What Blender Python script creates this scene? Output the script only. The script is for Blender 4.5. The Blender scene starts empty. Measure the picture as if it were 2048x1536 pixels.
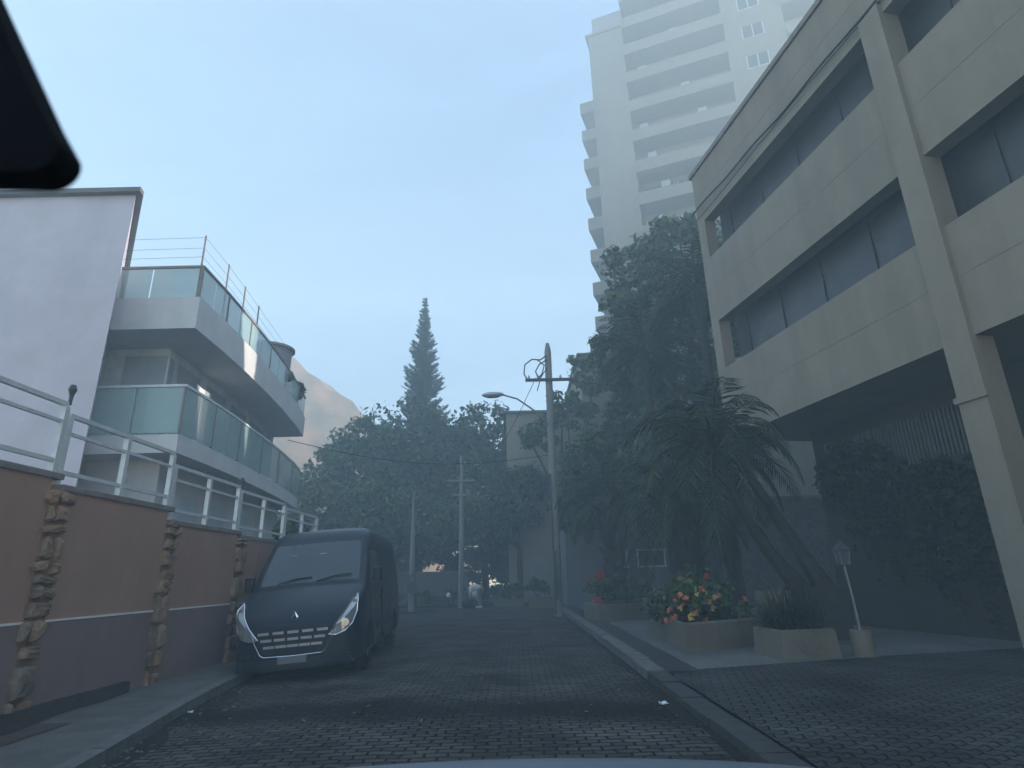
import bpy, math, random
import numpy as np
from mathutils import Vector, Matrix, Euler

sc = bpy.context.scene
COL = sc.collection
PI = math.pi
R = math.radians
rnd = random.Random(7)

# ------------------------------------------------------------------ materials
MATS = {}
ALB = 0.45
KEEP = ('van', 'chrome', 'grille', 'headlight', 'amber', 'rubber', 'black', 'silver', 'petal', 'paper', 'white', 'skin', 'hair', 'hill', 'rubbish', 'window', 'cable', 'dark_metal')
MID = {'cobble': .40, 'interlocking': .38, 'gutter': .3, 'worn_kerb': .3, 'lavender': 1.05, 'grey_render': 1.35, 'veiled_wall': 1.3, 'curtained': 1.2, 'coping': .8, 'tower_render': .43, 'orange': .76, 'beige': .46, 'olive_wall': .16, 'leaf_dark': 1.5, 'leaf_mid': 1.4, 'leaf_warm': 1.3, 'leaf_pine': 1.3, 'leaf': .5, 'mauve': .76, 'pilaster': .9, 'inner_wall': .6, 'concrete_pole': .7}
def alb(name):
    for k in MID:
        if name.startswith(k): return MID[k]
    return 1.0 if name.startswith(KEEP) else ALB
def mat(name, col, rough=0.8, var=0.25, scale=6.0, bump=0.0, bscale=30.0, metal=0.0, col2=None, spec=0.4, stretch=(1, 1, 1), detail=6):
    m = bpy.data.materials.new(name); m.use_nodes = True
    nt = m.node_tree; N = nt.nodes; L = nt.links
    b = N['Principled BSDF']
    b.inputs['Roughness'].default_value = rough
    b.inputs['Metallic'].default_value = metal
    b.inputs['Specular IOR Level'].default_value = spec
    tc = N.new('ShaderNodeTexCoord'); mp = N.new('ShaderNodeMapping')
    mp.inputs['Scale'].default_value = stretch
    L.new(tc.outputs['Object'], mp.inputs['Vector'])
    n = N.new('ShaderNodeTexNoise'); n.inputs['Scale'].default_value = scale; n.inputs['Detail'].default_value = detail
    n.inputs['Roughness'].default_value = 0.65
    L.new(mp.outputs['Vector'], n.inputs['Vector'])
    cr = N.new('ShaderNodeValToRGB')
    col = tuple(c * alb(name) for c in col)
    if col2: col2 = tuple(c * alb(name) for c in col2)
    c2 = col2 or tuple(c * (1 + var) for c in col)
    c1 = tuple(c * (1 - var) for c in col)
    cr.color_ramp.elements[0].position = 0.3; cr.color_ramp.elements[1].position = 0.7
    cr.color_ramp.elements[0].color = (*c1, 1); cr.color_ramp.elements[1].color = (*c2, 1)
    L.new(n.outputs['Fac'], cr.inputs['Fac'])
    L.new(cr.outputs['Color'], b.inputs['Base Color'])
    if bump:
        n2 = N.new('ShaderNodeTexNoise'); n2.inputs['Scale'].default_value = bscale; n2.inputs['Detail'].default_value = 5
        L.new(mp.outputs['Vector'], n2.inputs['Vector'])
        bp = N.new('ShaderNodeBump'); bp.inputs['Strength'].default_value = bump; bp.inputs['Distance'].default_value = 0.02
        L.new(n2.outputs['Fac'], bp.inputs['Height']); L.new(bp.outputs['Normal'], b.inputs['Normal'])
    MATS[name] = m
    return m

def stained(name, col, dirt, rough=0.85, amount=0.5, zscale=0.25, scale=2.2):
    """plaster with vertical rain streaks and blotches"""
    m = mat(name, col, rough, 0.08, 1.4, 0.15, 60)
    dirt = tuple(c * alb(name) for c in dirt)
    nt = m.node_tree; N = nt.nodes; L = nt.links; b = N['Principled BSDF']
    base = b.inputs['Base Color'].links[0].from_socket
    tc = N.new('ShaderNodeTexCoord'); mp = N.new('ShaderNodeMapping'); mp.inputs['Scale'].default_value = (1, 1, zscale)
    L.new(tc.outputs['Object'], mp.inputs['Vector'])
    n = N.new('ShaderNodeTexNoise'); n.inputs['Scale'].default_value = scale; n.inputs['Detail'].default_value = 8; n.inputs['Roughness'].default_value = 0.7
    L.new(mp.outputs['Vector'], n.inputs['Vector'])
    r = N.new('ShaderNodeMapRange'); r.inputs['From Min'].default_value = 0.45; r.inputs['From Max'].default_value = 0.75
    r.inputs['To Max'].default_value = amount
    L.new(n.outputs['Fac'], r.inputs['Value'])
    mx = N.new('ShaderNodeMix'); mx.data_type = 'RGBA'
    L.new(r.outputs['Result'], mx.inputs['Factor']); L.new(base, mx.inputs['A']); mx.inputs['B'].default_value = (*dirt, 1)
    L.new(mx.outputs['Result'], b.inputs['Base Color'])
    return m

def brickmat(name, c1, c2, mortar, bw, bh, ms, rot=0.0, rough=0.85, warp=0.04, bump=0.8, offset=0.5, wet=None, scale=1.0, wave=0.0):
    k_ = alb(name); c1, c2, mortar = [tuple(c * k_ for c in q) for q in (c1, c2, mortar)]
    m = bpy.data.materials.new(name); m.use_nodes = True
    nt = m.node_tree; N = nt.nodes; L = nt.links; b = N['Principled BSDF']
    b.inputs['Roughness'].default_value = rough; b.inputs['Specular IOR Level'].default_value = 0.15
    tc = N.new('ShaderNodeTexCoord'); mp = N.new('ShaderNodeMapping'); mp.inputs['Rotation'].default_value = (0, 0, rot)
    L.new(tc.outputs['Object'], mp.inputs['Vector'])
    nz = N.new('ShaderNodeTexNoise'); nz.inputs['Scale'].default_value = 3.0; nz.inputs['Detail'].default_value = 3
    L.new(mp.outputs['Vector'], nz.inputs['Vector'])
    sb = N.new('ShaderNodeVectorMath'); sb.operation = 'SUBTRACT'; sb.inputs[1].default_value = (.5, .5, .5)
    L.new(nz.outputs['Color'], sb.inputs[0])
    sm = N.new('ShaderNodeVectorMath'); sm.operation = 'SCALE'; sm.inputs['Scale'].default_value = warp
    L.new(sb.outputs[0], sm.inputs[0])
    ad = N.new('ShaderNodeVectorMath'); ad.operation = 'ADD'
    L.new(mp.outputs['Vector'], ad.inputs[0]); L.new(sm.outputs[0], ad.inputs[1])
    vec = ad.outputs[0]
    if wave:
        sx = N.new('ShaderNodeSeparateXYZ'); L.new(vec, sx.inputs[0])
        mu = N.new('ShaderNodeMath'); mu.operation = 'PINGPONG'; mu.inputs[1].default_value = bw * 0.25
        L.new(sx.outputs['X'], mu.inputs[0])
        m2 = N.new('ShaderNodeMath'); m2.operation = 'MULTIPLY_ADD'; m2.inputs[1].default_value = wave
        L.new(mu.outputs[0], m2.inputs[0]); L.new(sx.outputs['Y'], m2.inputs[2])
        cx = N.new('ShaderNodeCombineXYZ'); L.new(sx.outputs['X'], cx.inputs['X']); L.new(m2.outputs[0], cx.inputs['Y'])
        vec = cx.outputs[0]
    br = N.new('ShaderNodeTexBrick'); br.inputs['Scale'].default_value = scale
    br.inputs['Brick Width'].default_value = bw; br.inputs['Row Height'].default_value = bh
    br.inputs['Mortar Size'].default_value = ms; br.inputs['Mortar Smooth'].default_value = 0.5
    br.inputs['Color1'].default_value = (*c1, 1); br.inputs['Color2'].default_value = (*c2, 1); br.inputs['Mortar'].default_value = (*mortar, 1)
    br.offset = offset
    L.new(vec, br.inputs['Vector'])
    n2 = N.new('ShaderNodeTexNoise'); n2.inputs['Scale'].default_value = 0.9; n2.inputs['Detail'].default_value = 7
    L.new(mp.outputs['Vector'], n2.inputs['Vector'])
    rr = N.new('ShaderNodeMapRange'); rr.inputs['From Min'].default_value = .3; rr.inputs['From Max'].default_value = .7
    rr.inputs['To Min'].default_value = .5; rr.inputs['To Max'].default_value = 1.5
    L.new(n2.outputs['Fac'], rr.inputs['Value'])
    mx = N.new('ShaderNodeVectorMath'); mx.operation = 'SCALE'
    L.new(br.outputs['Color'], mx.inputs[0]); L.new(rr.outputs['Result'], mx.inputs['Scale'])
    outc = mx.outputs[0]
    if wet:   # a dark stained gutter running across the carriageway: line through wet[0] with direction wet[1], half width wet[2]
        (x0, y0), (dx, dy), hw, wc = wet
        sx = N.new('ShaderNodeSeparateXYZ'); L.new(tc.outputs['Object'], sx.inputs[0])
        a1 = N.new('ShaderNodeMath'); a1.operation = 'MULTIPLY_ADD'; a1.inputs[1].default_value = -dy; a1.inputs[2].default_value = x0 * dy - y0 * dx
        L.new(sx.outputs['X'], a1.inputs[0])
        a2 = N.new('ShaderNodeMath'); a2.operation = 'MULTIPLY_ADD'; a2.inputs[1].default_value = dx
        L.new(sx.outputs['Y'], a2.inputs[0]); L.new(a1.outputs[0], a2.inputs[2])
        n3 = N.new('ShaderNodeTexNoise'); n3.inputs['Scale'].default_value = 1.6; n3.inputs['Detail'].default_value = 5
        L.new(tc.outputs['Object'], n3.inputs['Vector'])
        a3 = N.new('ShaderNodeMath'); a3.operation = 'MULTIPLY_ADD'; a3.inputs[1].default_value = .9
        a3.inputs[2].default_value = -.45
        L.new(n3.outputs['Fac'], a3.inputs[0])
        a4 = N.new('ShaderNodeMath'); a4.operation = 'ADD'; L.new(a2.outputs[0], a4.inputs[0]); L.new(a3.outputs[0], a4.inputs[1])
        a5 = N.new('ShaderNodeMath'); a5.operation = 'ABSOLUTE'; L.new(a4.outputs[0], a5.inputs[0])
        r2 = N.new('ShaderNodeMapRange'); r2.inputs['From Min'].default_value = hw * .35; r2.inputs['From Max'].default_value = hw * 1.3
        r2.inputs['To Min'].default_value = .85; r2.inputs['To Max'].default_value = 0
        L.new(a5.outputs[0], r2.inputs['Value'])
        m3 = N.new('ShaderNodeMix'); m3.data_type = 'RGBA'; L.new(r2.outputs['Result'], m3.inputs['Factor'])
        L.new(outc, m3.inputs['A']); m3.inputs['B'].default_value = (*wc, 1)
        outc = m3.outputs['Result']
    L.new(outc, b.inputs['Base Color'])
    n4 = N.new('ShaderNodeTexNoise'); n4.inputs['Scale'].default_value = 40; n4.inputs['Detail'].default_value = 4
    L.new(mp.outputs['Vector'], n4.inputs['Vector'])
    hm = N.new('ShaderNodeMath'); hm.operation = 'MULTIPLY_ADD'; hm.inputs[1].default_value = -1.0
    L.new(br.outputs['Fac'], hm.inputs[0])
    h2 = N.new('ShaderNodeMath'); h2.operation = 'MULTIPLY'; h2.inputs[1].default_value = .35; L.new(n4.outputs['Fac'], h2.inputs[0])
    L.new(h2.outputs[0], hm.inputs[2])
    bp = N.new('ShaderNodeBump'); bp.inputs['Strength'].default_value = bump; bp.inputs['Distance'].default_value = 0.03
    L.new(hm.outputs[0], bp.inputs['Height']); L.new(bp.outputs['Normal'], b.inputs['Normal'])
    MATS[name] = m
    return m

def voromat(name, c1, c2, joint, scale, rough=0.8, jw=0.06, bump=0.6):
    m = bpy.data.materials.new(name); m.use_nodes = True
    nt = m.node_tree; N = nt.nodes; L = nt.links; b = N['Principled BSDF']; b.inputs['Roughness'].default_value = rough
    k_ = alb(name); c1, c2, joint = [tuple(c * k_ for c in q) for q in (c1, c2, joint)]
    tc = N.new('ShaderNodeTexCoord')
    v = N.new('ShaderNodeTexVoronoi'); v.inputs['Scale'].default_value = scale; L.new(tc.outputs['Object'], v.inputs['Vector'])
    e = N.new('ShaderNodeTexVoronoi'); e.feature = 'DISTANCE_TO_EDGE'; e.inputs['Scale'].default_value = scale; L.new(tc.outputs['Object'], e.inputs['Vector'])
    cr = N.new('ShaderNodeValToRGB'); cr.color_ramp.elements[0].color = (*c1, 1); cr.color_ramp.elements[1].color = (*c2, 1)
    L.new(v.outputs['Color'], cr.inputs['Fac'])
    r = N.new('ShaderNodeMapRange'); r.inputs['From Max'].default_value = jw; L.new(e.outputs['Distance'], r.inputs['Value'])
    mx = N.new('ShaderNodeMix'); mx.data_type = 'RGBA'; L.new(r.outputs['Result'], mx.inputs['Factor'])
    mx.inputs['A'].default_value = (*joint, 1); L.new(cr.outputs['Color'], mx.inputs['B'])
    n = N.new('ShaderNodeTexNoise'); n.inputs['Scale'].default_value = .7; n.inputs['Detail'].default_value = 6; L.new(tc.outputs['Object'], n.inputs['Vector'])
    rr = N.new('ShaderNodeMapRange'); rr.inputs['From Min'].default_value = .3; rr.inputs['From Max'].default_value = .7; rr.inputs['To Min'].default_value = .65; rr.inputs['To Max'].default_value = 1.15
    L.new(n.outputs['Fac'], rr.inputs['Value'])
    s = N.new('ShaderNodeVectorMath'); s.operation = 'SCALE'; L.new(mx.outputs['Result'], s.inputs[0]); L.new(rr.outputs['Result'], s.inputs['Scale'])
    L.new(s.outputs[0], b.inputs['Base Color'])
    bp = N.new('ShaderNodeBump'); bp.inputs['Strength'].default_value = bump; bp.inputs['Distance'].default_value = .02
    L.new(r.outputs['Result'], bp.inputs['Height']); L.new(bp.outputs['Normal'], b.inputs['Normal'])
    MATS[name] = m
    return m

def leafmat(name, dark, light, scale=1.3):
    m = mat(name, dark, 0.65, 0, scale, col2=light, spec=0.25)
    nt = m.node_tree; N = nt.nodes; L = nt.links
    g = N.new('ShaderNodeNewGeometry')
    ti = [n for n in N if n.type == 'TEX_NOISE'][0]
    ad = N.new('ShaderNodeMath'); ad.operation = 'MULTIPLY_ADD'; ad.inputs[1].default_value = 0.5
    L.new(g.outputs['Random Per Island'], ad.inputs[0])
    h = N.new('ShaderNodeMath'); h.operation = 'MULTIPLY'; h.inputs[1].default_value = 0.55
    L.new(ti.outputs['Fac'], h.inputs[0]); L.new(h.outputs[0], ad.inputs[2])
    cr = [n for n in N if n.type == 'VALTORGB'][0]
    L.new(ad.outputs[0], cr.inputs['Fac'])
    return m

def glassmat(name, col, rough=0.05):
    m = mat(name, col, rough, 0.1, 2.0, spec=0.8)
    return m

def clearglass(name, col, alpha):
    m = bpy.data.materials.new(name); m.use_nodes = True
    nt = m.node_tree; N = nt.nodes; L = nt.links; b = N['Principled BSDF']
    b.inputs['Base Color'].default_value = (*col, 1); b.inputs['Roughness'].default_value = .08
    b.inputs['Alpha'].default_value = alpha
    n = N.new('ShaderNodeTexNoise'); n.inputs['Scale'].default_value = 2
    r = N.new('ShaderNodeMapRange'); r.inputs['To Min'].default_value = .05; r.inputs['To Max'].default_value = .25
    L.new(n.outputs['Fac'], r.inputs['Value']); L.new(r.outputs['Result'], b.inputs['Roughness'])
    return m

# ------------------------------------------------------------------ mesh builder
class MB:
    def __init__(s): s.v = []; s.f = []; s.smooth = False
    def add(s, vs, fs):
        o = len(s.v); s.v.extend([tuple(map(float, p)) for p in vs]); s.f.extend([tuple(o + i for i in f) for f in fs]); return s
    def box(s, x0, x1, y0, y1, z0, z1, M=None):
        vs = [(x0, y0, z0), (x1, y0, z0), (x1, y1, z0), (x0, y1, z0), (x0, y0, z1), (x1, y0, z1), (x1, y1, z1), (x0, y1, z1)]
        if M: vs = [M(p) for p in vs]
        return s.add(vs, [(0, 3, 2, 1), (4, 5, 6, 7), (0, 1, 5, 4), (1, 2, 6, 5), (2, 3, 7, 6), (3, 0, 4, 7)])
    def bbox(s, x0, x1, y0, y1, z0, z1, b=0.02, M=None):
        """box with chamfered vertical and top edges"""
        pl = [(x0 + b, y0), (x1 - b, y0), (x1, y0 + b), (x1, y1 - b), (x1 - b, y1), (x0 + b, y1), (x0, y1 - b), (x0, y0 + b)]
        cx, cy = (x0 + x1) / 2, (y0 + y1) / 2
        def sh(k): return [(cx + (px - cx) * (1 - k * b * 2 / max(x1 - x0, 1e-6)), cy + (py - cy) * (1 - k * b * 2 / max(y1 - y0, 1e-6))) for px, py in pl]
        rings = [[(*p, z0) for p in pl], [(*p, z1 - b) for p in pl], [(*p, z1) for p in sh(1)]]
        if M: rings = [[M(p) for p in r] for r in rings]
        return s.loft(rings, True, True)
    def loft(s, rings, cap0=False, cap1=False, closed=True):
        n = len(rings[0]); vs = [p for r in rings for p in r]; fs = []
        for i in range(len(rings) - 1):
            for j in range(n if closed else n - 1):
                k = (j + 1) % n
                fs.append((i * n + j, i * n + k, (i + 1) * n + k, (i + 1) * n + j))
        if cap0: fs.append(tuple(reversed(range(n))))
        if cap1: fs.append(tuple((len(rings) - 1) * n + j for j in range(n)))
        return s.add(vs, fs)
    def tube(s, pts, r, seg=8, cap=True):
        pts = [Vector(p) for p in pts]; n = len(pts)
        rs = r if isinstance(r, (list, tuple)) else [r] * n
        rings = []; up = None
        for i, p in enumerate(pts):
            t = (pts[min(i + 1, n - 1)] - pts[max(i - 1, 0)]).normalized()
            if up is None:
                up = Vector((0, 0, 1)) if abs(t.z) < .9 else Vector((1, 0, 0))
            a = t.cross(up)
            if a.length < 1e-5: a = t.cross(Vector((0, 1, 0)))
            a.normalize(); b = a.cross(t).normalized(); up = b
            rings.append([p + (a * math.cos(q) + b * math.sin(q)) * rs[i] for q in (2 * PI * k / seg for k in range(seg))])
        return s.loft(rings, cap, cap)
    def prism(s, poly, axis, a0, a1, M=None):
        """poly: 2D points; axis 'y' => (x,z), 'z' => (x,y), 'x' => (y,z)"""
        def P(p, a):
            q = {'y': (p[0], a, p[1]), 'z': (p[0], p[1], a), 'x': (a, p[0], p[1])}[axis]
            return M(q) if M else q
        return s.loft([[P(p, a0) for p in poly], [P(p, a1) for p in poly]], True, True)
    def np(s, V, F):
        o = len(s.v); s.v.extend(map(tuple, V.tolist())); s.f.extend([tuple(int(o + i) for i in f) for f in F]); return s
    def build(s, name, material, parent=None, loc=None, smooth=False, bevel=0):
        me = bpy.data.meshes.new(name)
        off = Vector((0, 0, 0)); p = parent
        while p is not None:
            off += p.location; p = p.parent
        if loc is not None and parent is None: off = Vector(loc)
        me.from_pydata([tuple(Vector(v) - off) for v in s.v], [], s.f)
        me.update()
        import bmesh
        bm = bmesh.new(); bm.from_mesh(me)
        if len(bm.faces) < 4000: bmesh.ops.recalc_face_normals(bm, faces=bm.faces)
        bm.to_mesh(me); bm.free()
        me.materials.append(material)
        if smooth or s.smooth:
            for f in me.polygons: f.use_smooth = True
            try: me.set_sharp_from_angle(angle=R(40))
            except Exception: pass
        o = bpy.data.objects.new(name, me); COL.objects.link(o)
        if parent is not None: o.parent = parent
        elif loc is not None: o.location = loc
        if bevel:
            bv = o.modifiers.new('bevel', 'BEVEL'); bv.width = bevel; bv.segments = 2; bv.limit_method = 'ANGLE'
        return o

def tag(o, label=None, cat=None, group=None, kind=None):
    if label: o['label'] = label
    if cat: o['category'] = cat
    if group: o['group'] = group
    if kind: o['kind'] = kind
    return o
def thing(name, label, cat, loc=(0, 0, 0), group=None):
    o = bpy.data.objects.new(name, None); COL.objects.link(o); o.location = loc; o.empty_display_size = .3
    return tag(o, label, cat, group)
def grid_sheet(xs, ys, zf):
    b = MB(); vs = [(x, y, zf(x, y)) for y in ys for x in xs]; n = len(xs)
    return b.add(vs, [(j * n + i, j * n + i + 1, (j + 1) * n + i + 1, (j + 1) * n + i) for j in range(len(ys) - 1) for i in range(n - 1)])
def frange(a, b, st):
    n = max(1, int(round((b - a) / st))); return [a + (b - a) * i / n for i in range(n + 1)]
def ip(x, xs, ys): return float(np.interp(x, xs, ys))

# ------------------------------------------------------------------ palette
cobble = brickmat('cobble', (.25, .225, .20), (.135, .125, .118), (.034, .031, .028), .20, .11, .013, warp=.11, rough=.95, bump=1.0,
                  wet=((0.3, 7.35), (.993, -.116), .62, (.016, .0145, .014)))
paver = brickmat('interlocking_paver', (.185, .175, .17), (.125, .12, .118), (.030, .029, .028), .23, .125, .011, rot=R(14), warp=.03, bump=1.2, wave=1.0)
calcada = voromat('portuguese_stone', (.30, .295, .285), (.40, .39, .375), (.16, .155, .15), 16)
calcada_dark = voromat('dark_paving', (.07, .07, .075), (.11, .11, .115), (.04, .04, .04), 16)
concrete = mat('pavement_concrete', (.26, .245, .225), .9, .3, 2.2, .4, 40)
kerbst = mat('kerb_stone', (.30, .285, .27), .85, .3, 5, .5, 30)
gutter_dirt = mat('gutter_dirt', (.035, .03, .027), .95, .5, 9, .8, 60)
earth = mat('earth', (.10, .09, .07), .95, .4, .6, .6, 8)
soil = mat('soil', (.06, .045, .032), .95, .5, 9, .8, 40)
redramp = mat('red_ramp', (.17, .115, .10), .9, .3, 4, .4, 50)
orange = stained('orange_render', (.47, .275, .20), (.36, .22, .17), amount=.55)
mauve = stained('mauve_render', (.30, .20, .185), (.22, .155, .145), amount=.5)
whiteline = mat('white_paint', (.72, .71, .68), .6, .12, 6)
railwhite = mat('white_metal', (.56, .57, .57), .45, .12, 8)
stone_a = mat('pilaster_stone', (.30, .235, .175), .85, .45, 3.5, .6, 22)
def per_island(m, lo, hi):
    nt = m.node_tree; N = nt.nodes; L = nt.links; b = N['Principled BSDF']
    src = b.inputs['Base Color'].links[0].from_socket
    g = N.new('ShaderNodeNewGeometry'); cr = N.new('ShaderNodeValToRGB')
    cr.color_ramp.elements[0].color = (*lo, 1); cr.color_ramp.elements[1].color = (*hi, 1)
    e = cr.color_ramp.elements.new(.5); e.color = (hi[0] * .9, hi[1] * .72, hi[2] * .6, 1)
    L.new(g.outputs['Random Per Island'], cr.inputs['Fac'])
    mx = N.new('ShaderNodeMix'); mx.data_type = 'RGBA'; mx.blend_type = 'MULTIPLY'; mx.inputs['Factor'].default_value = 1
    L.new(src, mx.inputs['A']); L.new(cr.outputs['Color'], mx.inputs['B']); L.new(mx.outputs['Result'], b.inputs['Base Color'])
per_island(stone_a, (.72, .70, .72), (1.12, 1.03, .96))
coping = mat('coping', (.26, .22, .20), .85, .25, 4, .3, 40)
lavender = stained('lavender_render', (.52, .47, .52), (.42, .39, .43), amount=.4, scale=.8)
greyren = stained('grey_render', (.42, .41, .41), (.30, .30, .30), amount=.4, scale=.9)
beige = stained('beige_cladding', (.52, .445, .35), (.34, .30, .245), amount=.75, scale=1.1, zscale=.14)
beige2 = stained('tower_render', (.62, .53, .42), (.46, .41, .35), amount=.6, scale=.5)
darkrecess = mat('window_dark', (.045, .048, .052), .35, .35, 1.2)
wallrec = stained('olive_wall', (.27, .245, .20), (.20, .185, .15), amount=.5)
greyhouse = stained('grey_house_wall', (.33, .31, .33), (.25, .24, .26), amount=.45)
stoneclad = voromat('stone_cladding', (.20, .19, .215), (.36, .34, .37), (.09, .085, .09), 5.5, jw=.09, bump=1)
bluedoor = mat('blue_door', (.12, .22, .26), .4, .2, 2)
planterm = stained('planter_render', (.38, .32, .24), (.25, .215, .17), amount=.6)
potdark = stained('dark_pot', (.10, .095, .085), (.06, .06, .055), amount=.5)
concpole = mat('concrete_pole', (.30, .29, .275), .85, .2, 3, .3, 40, stretch=(1, 1, .3))
darkmetal = mat('dark_metal', (.05, .052, .056), .5, .3, 6)
steel = mat('steel', (.45, .45, .45), .35, .2, 6, metal=.8)
cable = mat('cable', (.02, .02, .02), .6, .2, 5)
bark = mat('bark', (.13, .10, .075), .95, .45, 5, .9, 18, stretch=(1, 1, .3))
palmbark = mat('palm_bark', (.075, .062, .052), .95, .45, 4, 1.0, 14, stretch=(1, 1, 2.5))
fibre = mat('palm_fibre', (.11, .085, .055), .95, .5, 6, 1.0, 25, stretch=(1, 1, .4))
leaf_a = leafmat('leaf_dark', (.018, .034, .016), (.062, .095, .042))
leaf_b = leafmat('leaf_mid', (.024, .042, .018), (.085, .12, .045))
leaf_c = leafmat('leaf_warm', (.032, .042, .016), (.12, .13, .05))
leaf_pine = leafmat('leaf_pine', (.014, .030, .018), (.045, .075, .045))
leaf_palm = leafmat('leaf_palm', (.022, .040, .02), (.08, .115, .05))
leaf_grey = leafmat('leaf_grey', (.10, .12, .10), (.32, .34, .30))
leaf_ivy = leafmat('leaf_ivy', (.014, .024, .011), (.05, .07, .03))
leaf_grass = leafmat('leaf_grass', (.02, .035, .014), (.075, .10, .04))
red = mat('petal_red', (.48, .05, .03), .6, .3, 8)
yellow = mat('petal_yellow', (.62, .45, .10), .6, .3, 8)
coral = mat('petal_coral', (.62, .20, .12), .6, .3, 8)
sunfleck_white = mat('petal_white', (.75, .70, .66), .6, .15, 8)  # white for the painted sunlit flecks
vanpaint = mat('van_paint', (.019, .027, .040), .34, .12, 3, spec=.22)
vanpaint.node_tree.nodes['Principled BSDF'].inputs['Coat Weight'].default_value = .06
vanplastic = mat('van_plastic', (.022, .023, .025), .6, .2, 20)
vanglass = glassmat('van_glass', (.02, .035, .045), .06)
chrome = mat('chrome', (.75, .75, .76), .16, .06, 8, metal=1.0)
greybar = mat('grille_grey', (.40, .41, .43), .35, .12, 8, metal=.4)
lensm = glassmat('headlight_glass', (.42, .44, .46), .1)
lensm.node_tree.nodes['Principled BSDF'].inputs['Metallic'].default_value = .55
amber = mat('amber_lens', (.35, .14, .08), .2, .1, 4)
platem = mat('plate', (.42, .43, .45), .6, .08, 6)
rubber = mat('rubber', (.018, .018, .018), .85, .3, 20)
silverpaint = mat('silver_paint', (.16, .18, .20), .4, .05, 4, spec=.3)
blackplastic = mat('black_plastic', (.004, .0045, .007), .95, .2, 14, spec=.05)
balglass = clearglass('balustrade_glass', (.34, .46, .45), .62)
skin = mat('skin', (.36, .23, .16), .6, .1, 12)
whitecloth = mat('white_cloth', (.62, .62, .60), .85, .1, 20)
hairm = mat('hair', (.03, .022, .018), .7, .3, 30)
hillm = mat('hill_rock', (.16, .15, .07), .95, .3, .22, .8, .6, col2=(.55, .29, .15), detail=10)
tank = mat('water_tank', (.42, .38, .44), .7, .15, 3)
rubbish = mat('rubbish_bag', (.012, .013, .017), .45, .3, 10, .6, 14)
paper = mat('paper', (.75, .75, .73), .8, .08, 20)
tile_roof = mat('roof_slab', (.30, .28, .26), .9, .2, 2)

# ------------------------------------------------------------------ camera
cam = bpy.data.cameras.new('Camera'); co = bpy.data.objects.new('Camera', cam); COL.objects.link(co); sc.camera = co
cam.sensor_width = 36; cam.lens = 1183 / 2048 * 36; cam.clip_start = .05; cam.clip_end = 3000
P_, R_ = R(18.1), R(1.3)
X0, U0, FW = Vector((1, 0, 0)), Vector((0, -math.sin(P_), math.cos(P_))), Vector((0, math.cos(P_), math.sin(P_)))
rx = X0 * math.cos(R_) - U0 * math.sin(R_); ux = U0 * math.cos(R_) + X0 * math.sin(R_)
co.matrix_world = Matrix(((rx.x, ux.x, -FW.x, 0), (rx.y, ux.y, -FW.y, 0), (rx.z, ux.z, -FW.z, 1.4), (0, 0, 0, 1)))
cam.dof.use_dof = True; cam.dof.focus_distance = 14; cam.dof.aperture_fstop = 4.0

# ------------------------------------------------------------------ light
SUN_EL, SUN_AZ = R(19), R(86)       # azimuth clockwise from +Y (view direction) towards +X
w = bpy.data.worlds.new('World'); sc.world = w; w.use_nodes = True
wn = w.node_tree.nodes; wl = w.node_tree.links
sky = wn.new('ShaderNodeTexSky'); sky.sky_type = 'NISHITA'; sky.sun_disc = False
sky.sun_elevation = SUN_EL; sky.sun_rotation = SUN_AZ; sky.air_density = 1.0; sky.dust_density = 0.3; sky.ozone_density = 1.0
tcw = wn.new('ShaderNodeTexCoord'); mpw = wn.new('ShaderNodeMapping'); mpw.inputs['Scale'].default_value = (1.2, 2.4, 5.0); mpw.inputs['Rotation'].default_value = (0, 0, .5)
wl.new(tcw.outputs['Generated'], mpw.inputs['Vector'])
nw = wn.new('ShaderNodeTexNoise'); nw.inputs['Scale'].default_value = 2.2; nw.inputs['Detail'].default_value = 7; nw.inputs['Distortion'].default_value = .8
wl.new(mpw.outputs[0], nw.inputs['Vector'])
rw = wn.new('ShaderNodeMapRange'); rw.inputs['From Min'].default_value = .42; rw.inputs['From Max'].default_value = .75; rw.inputs['To Min'].default_value = .97; rw.inputs['To Max'].default_value = 1.16
wl.new(nw.outputs['Fac'], rw.inputs['Value'])
vs_ = wn.new('ShaderNodeVectorMath'); vs_.operation = 'SCALE'
wl.new(sky.outputs[0], vs_.inputs[0]); wl.new(rw.outputs[0], vs_.inputs['Scale'])
wl.new(vs_.outputs[0], wn['Background'].inputs[0]); wn['Background'].inputs[1].default_value = 0.15
sl = bpy.data.lights.new('sun', 'SUN'); sl.energy = 4.6; sl.angle = R(.5); sl.color = (1, .92, .82)
so = bpy.data.objects.new('sun', sl); COL.objects.link(so)
sd = Vector((math.sin(SUN_AZ) * math.cos(SUN_EL), math.cos(SUN_AZ) * math.cos(SUN_EL), math.sin(SUN_EL)))
so.rotation_euler = sd.to_track_quat('Z', 'Y').to_euler(); so.location = (60, 20, 80)
sc.view_settings.view_transform = 'Standard'; sc.view_settings.look = 'None'; sc.view_settings.gamma = 1; sc.view_settings.exposure = 1.42
sc.cycles.use_denoising = True
try: sc.cycles.denoiser = 'OPENIMAGEDENOISE'
except Exception: pass
sc.cycles.max_bounces = 6; sc.cycles.volume_bounces = 3; sc.cycles.transparent_max_bounces = 8

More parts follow.
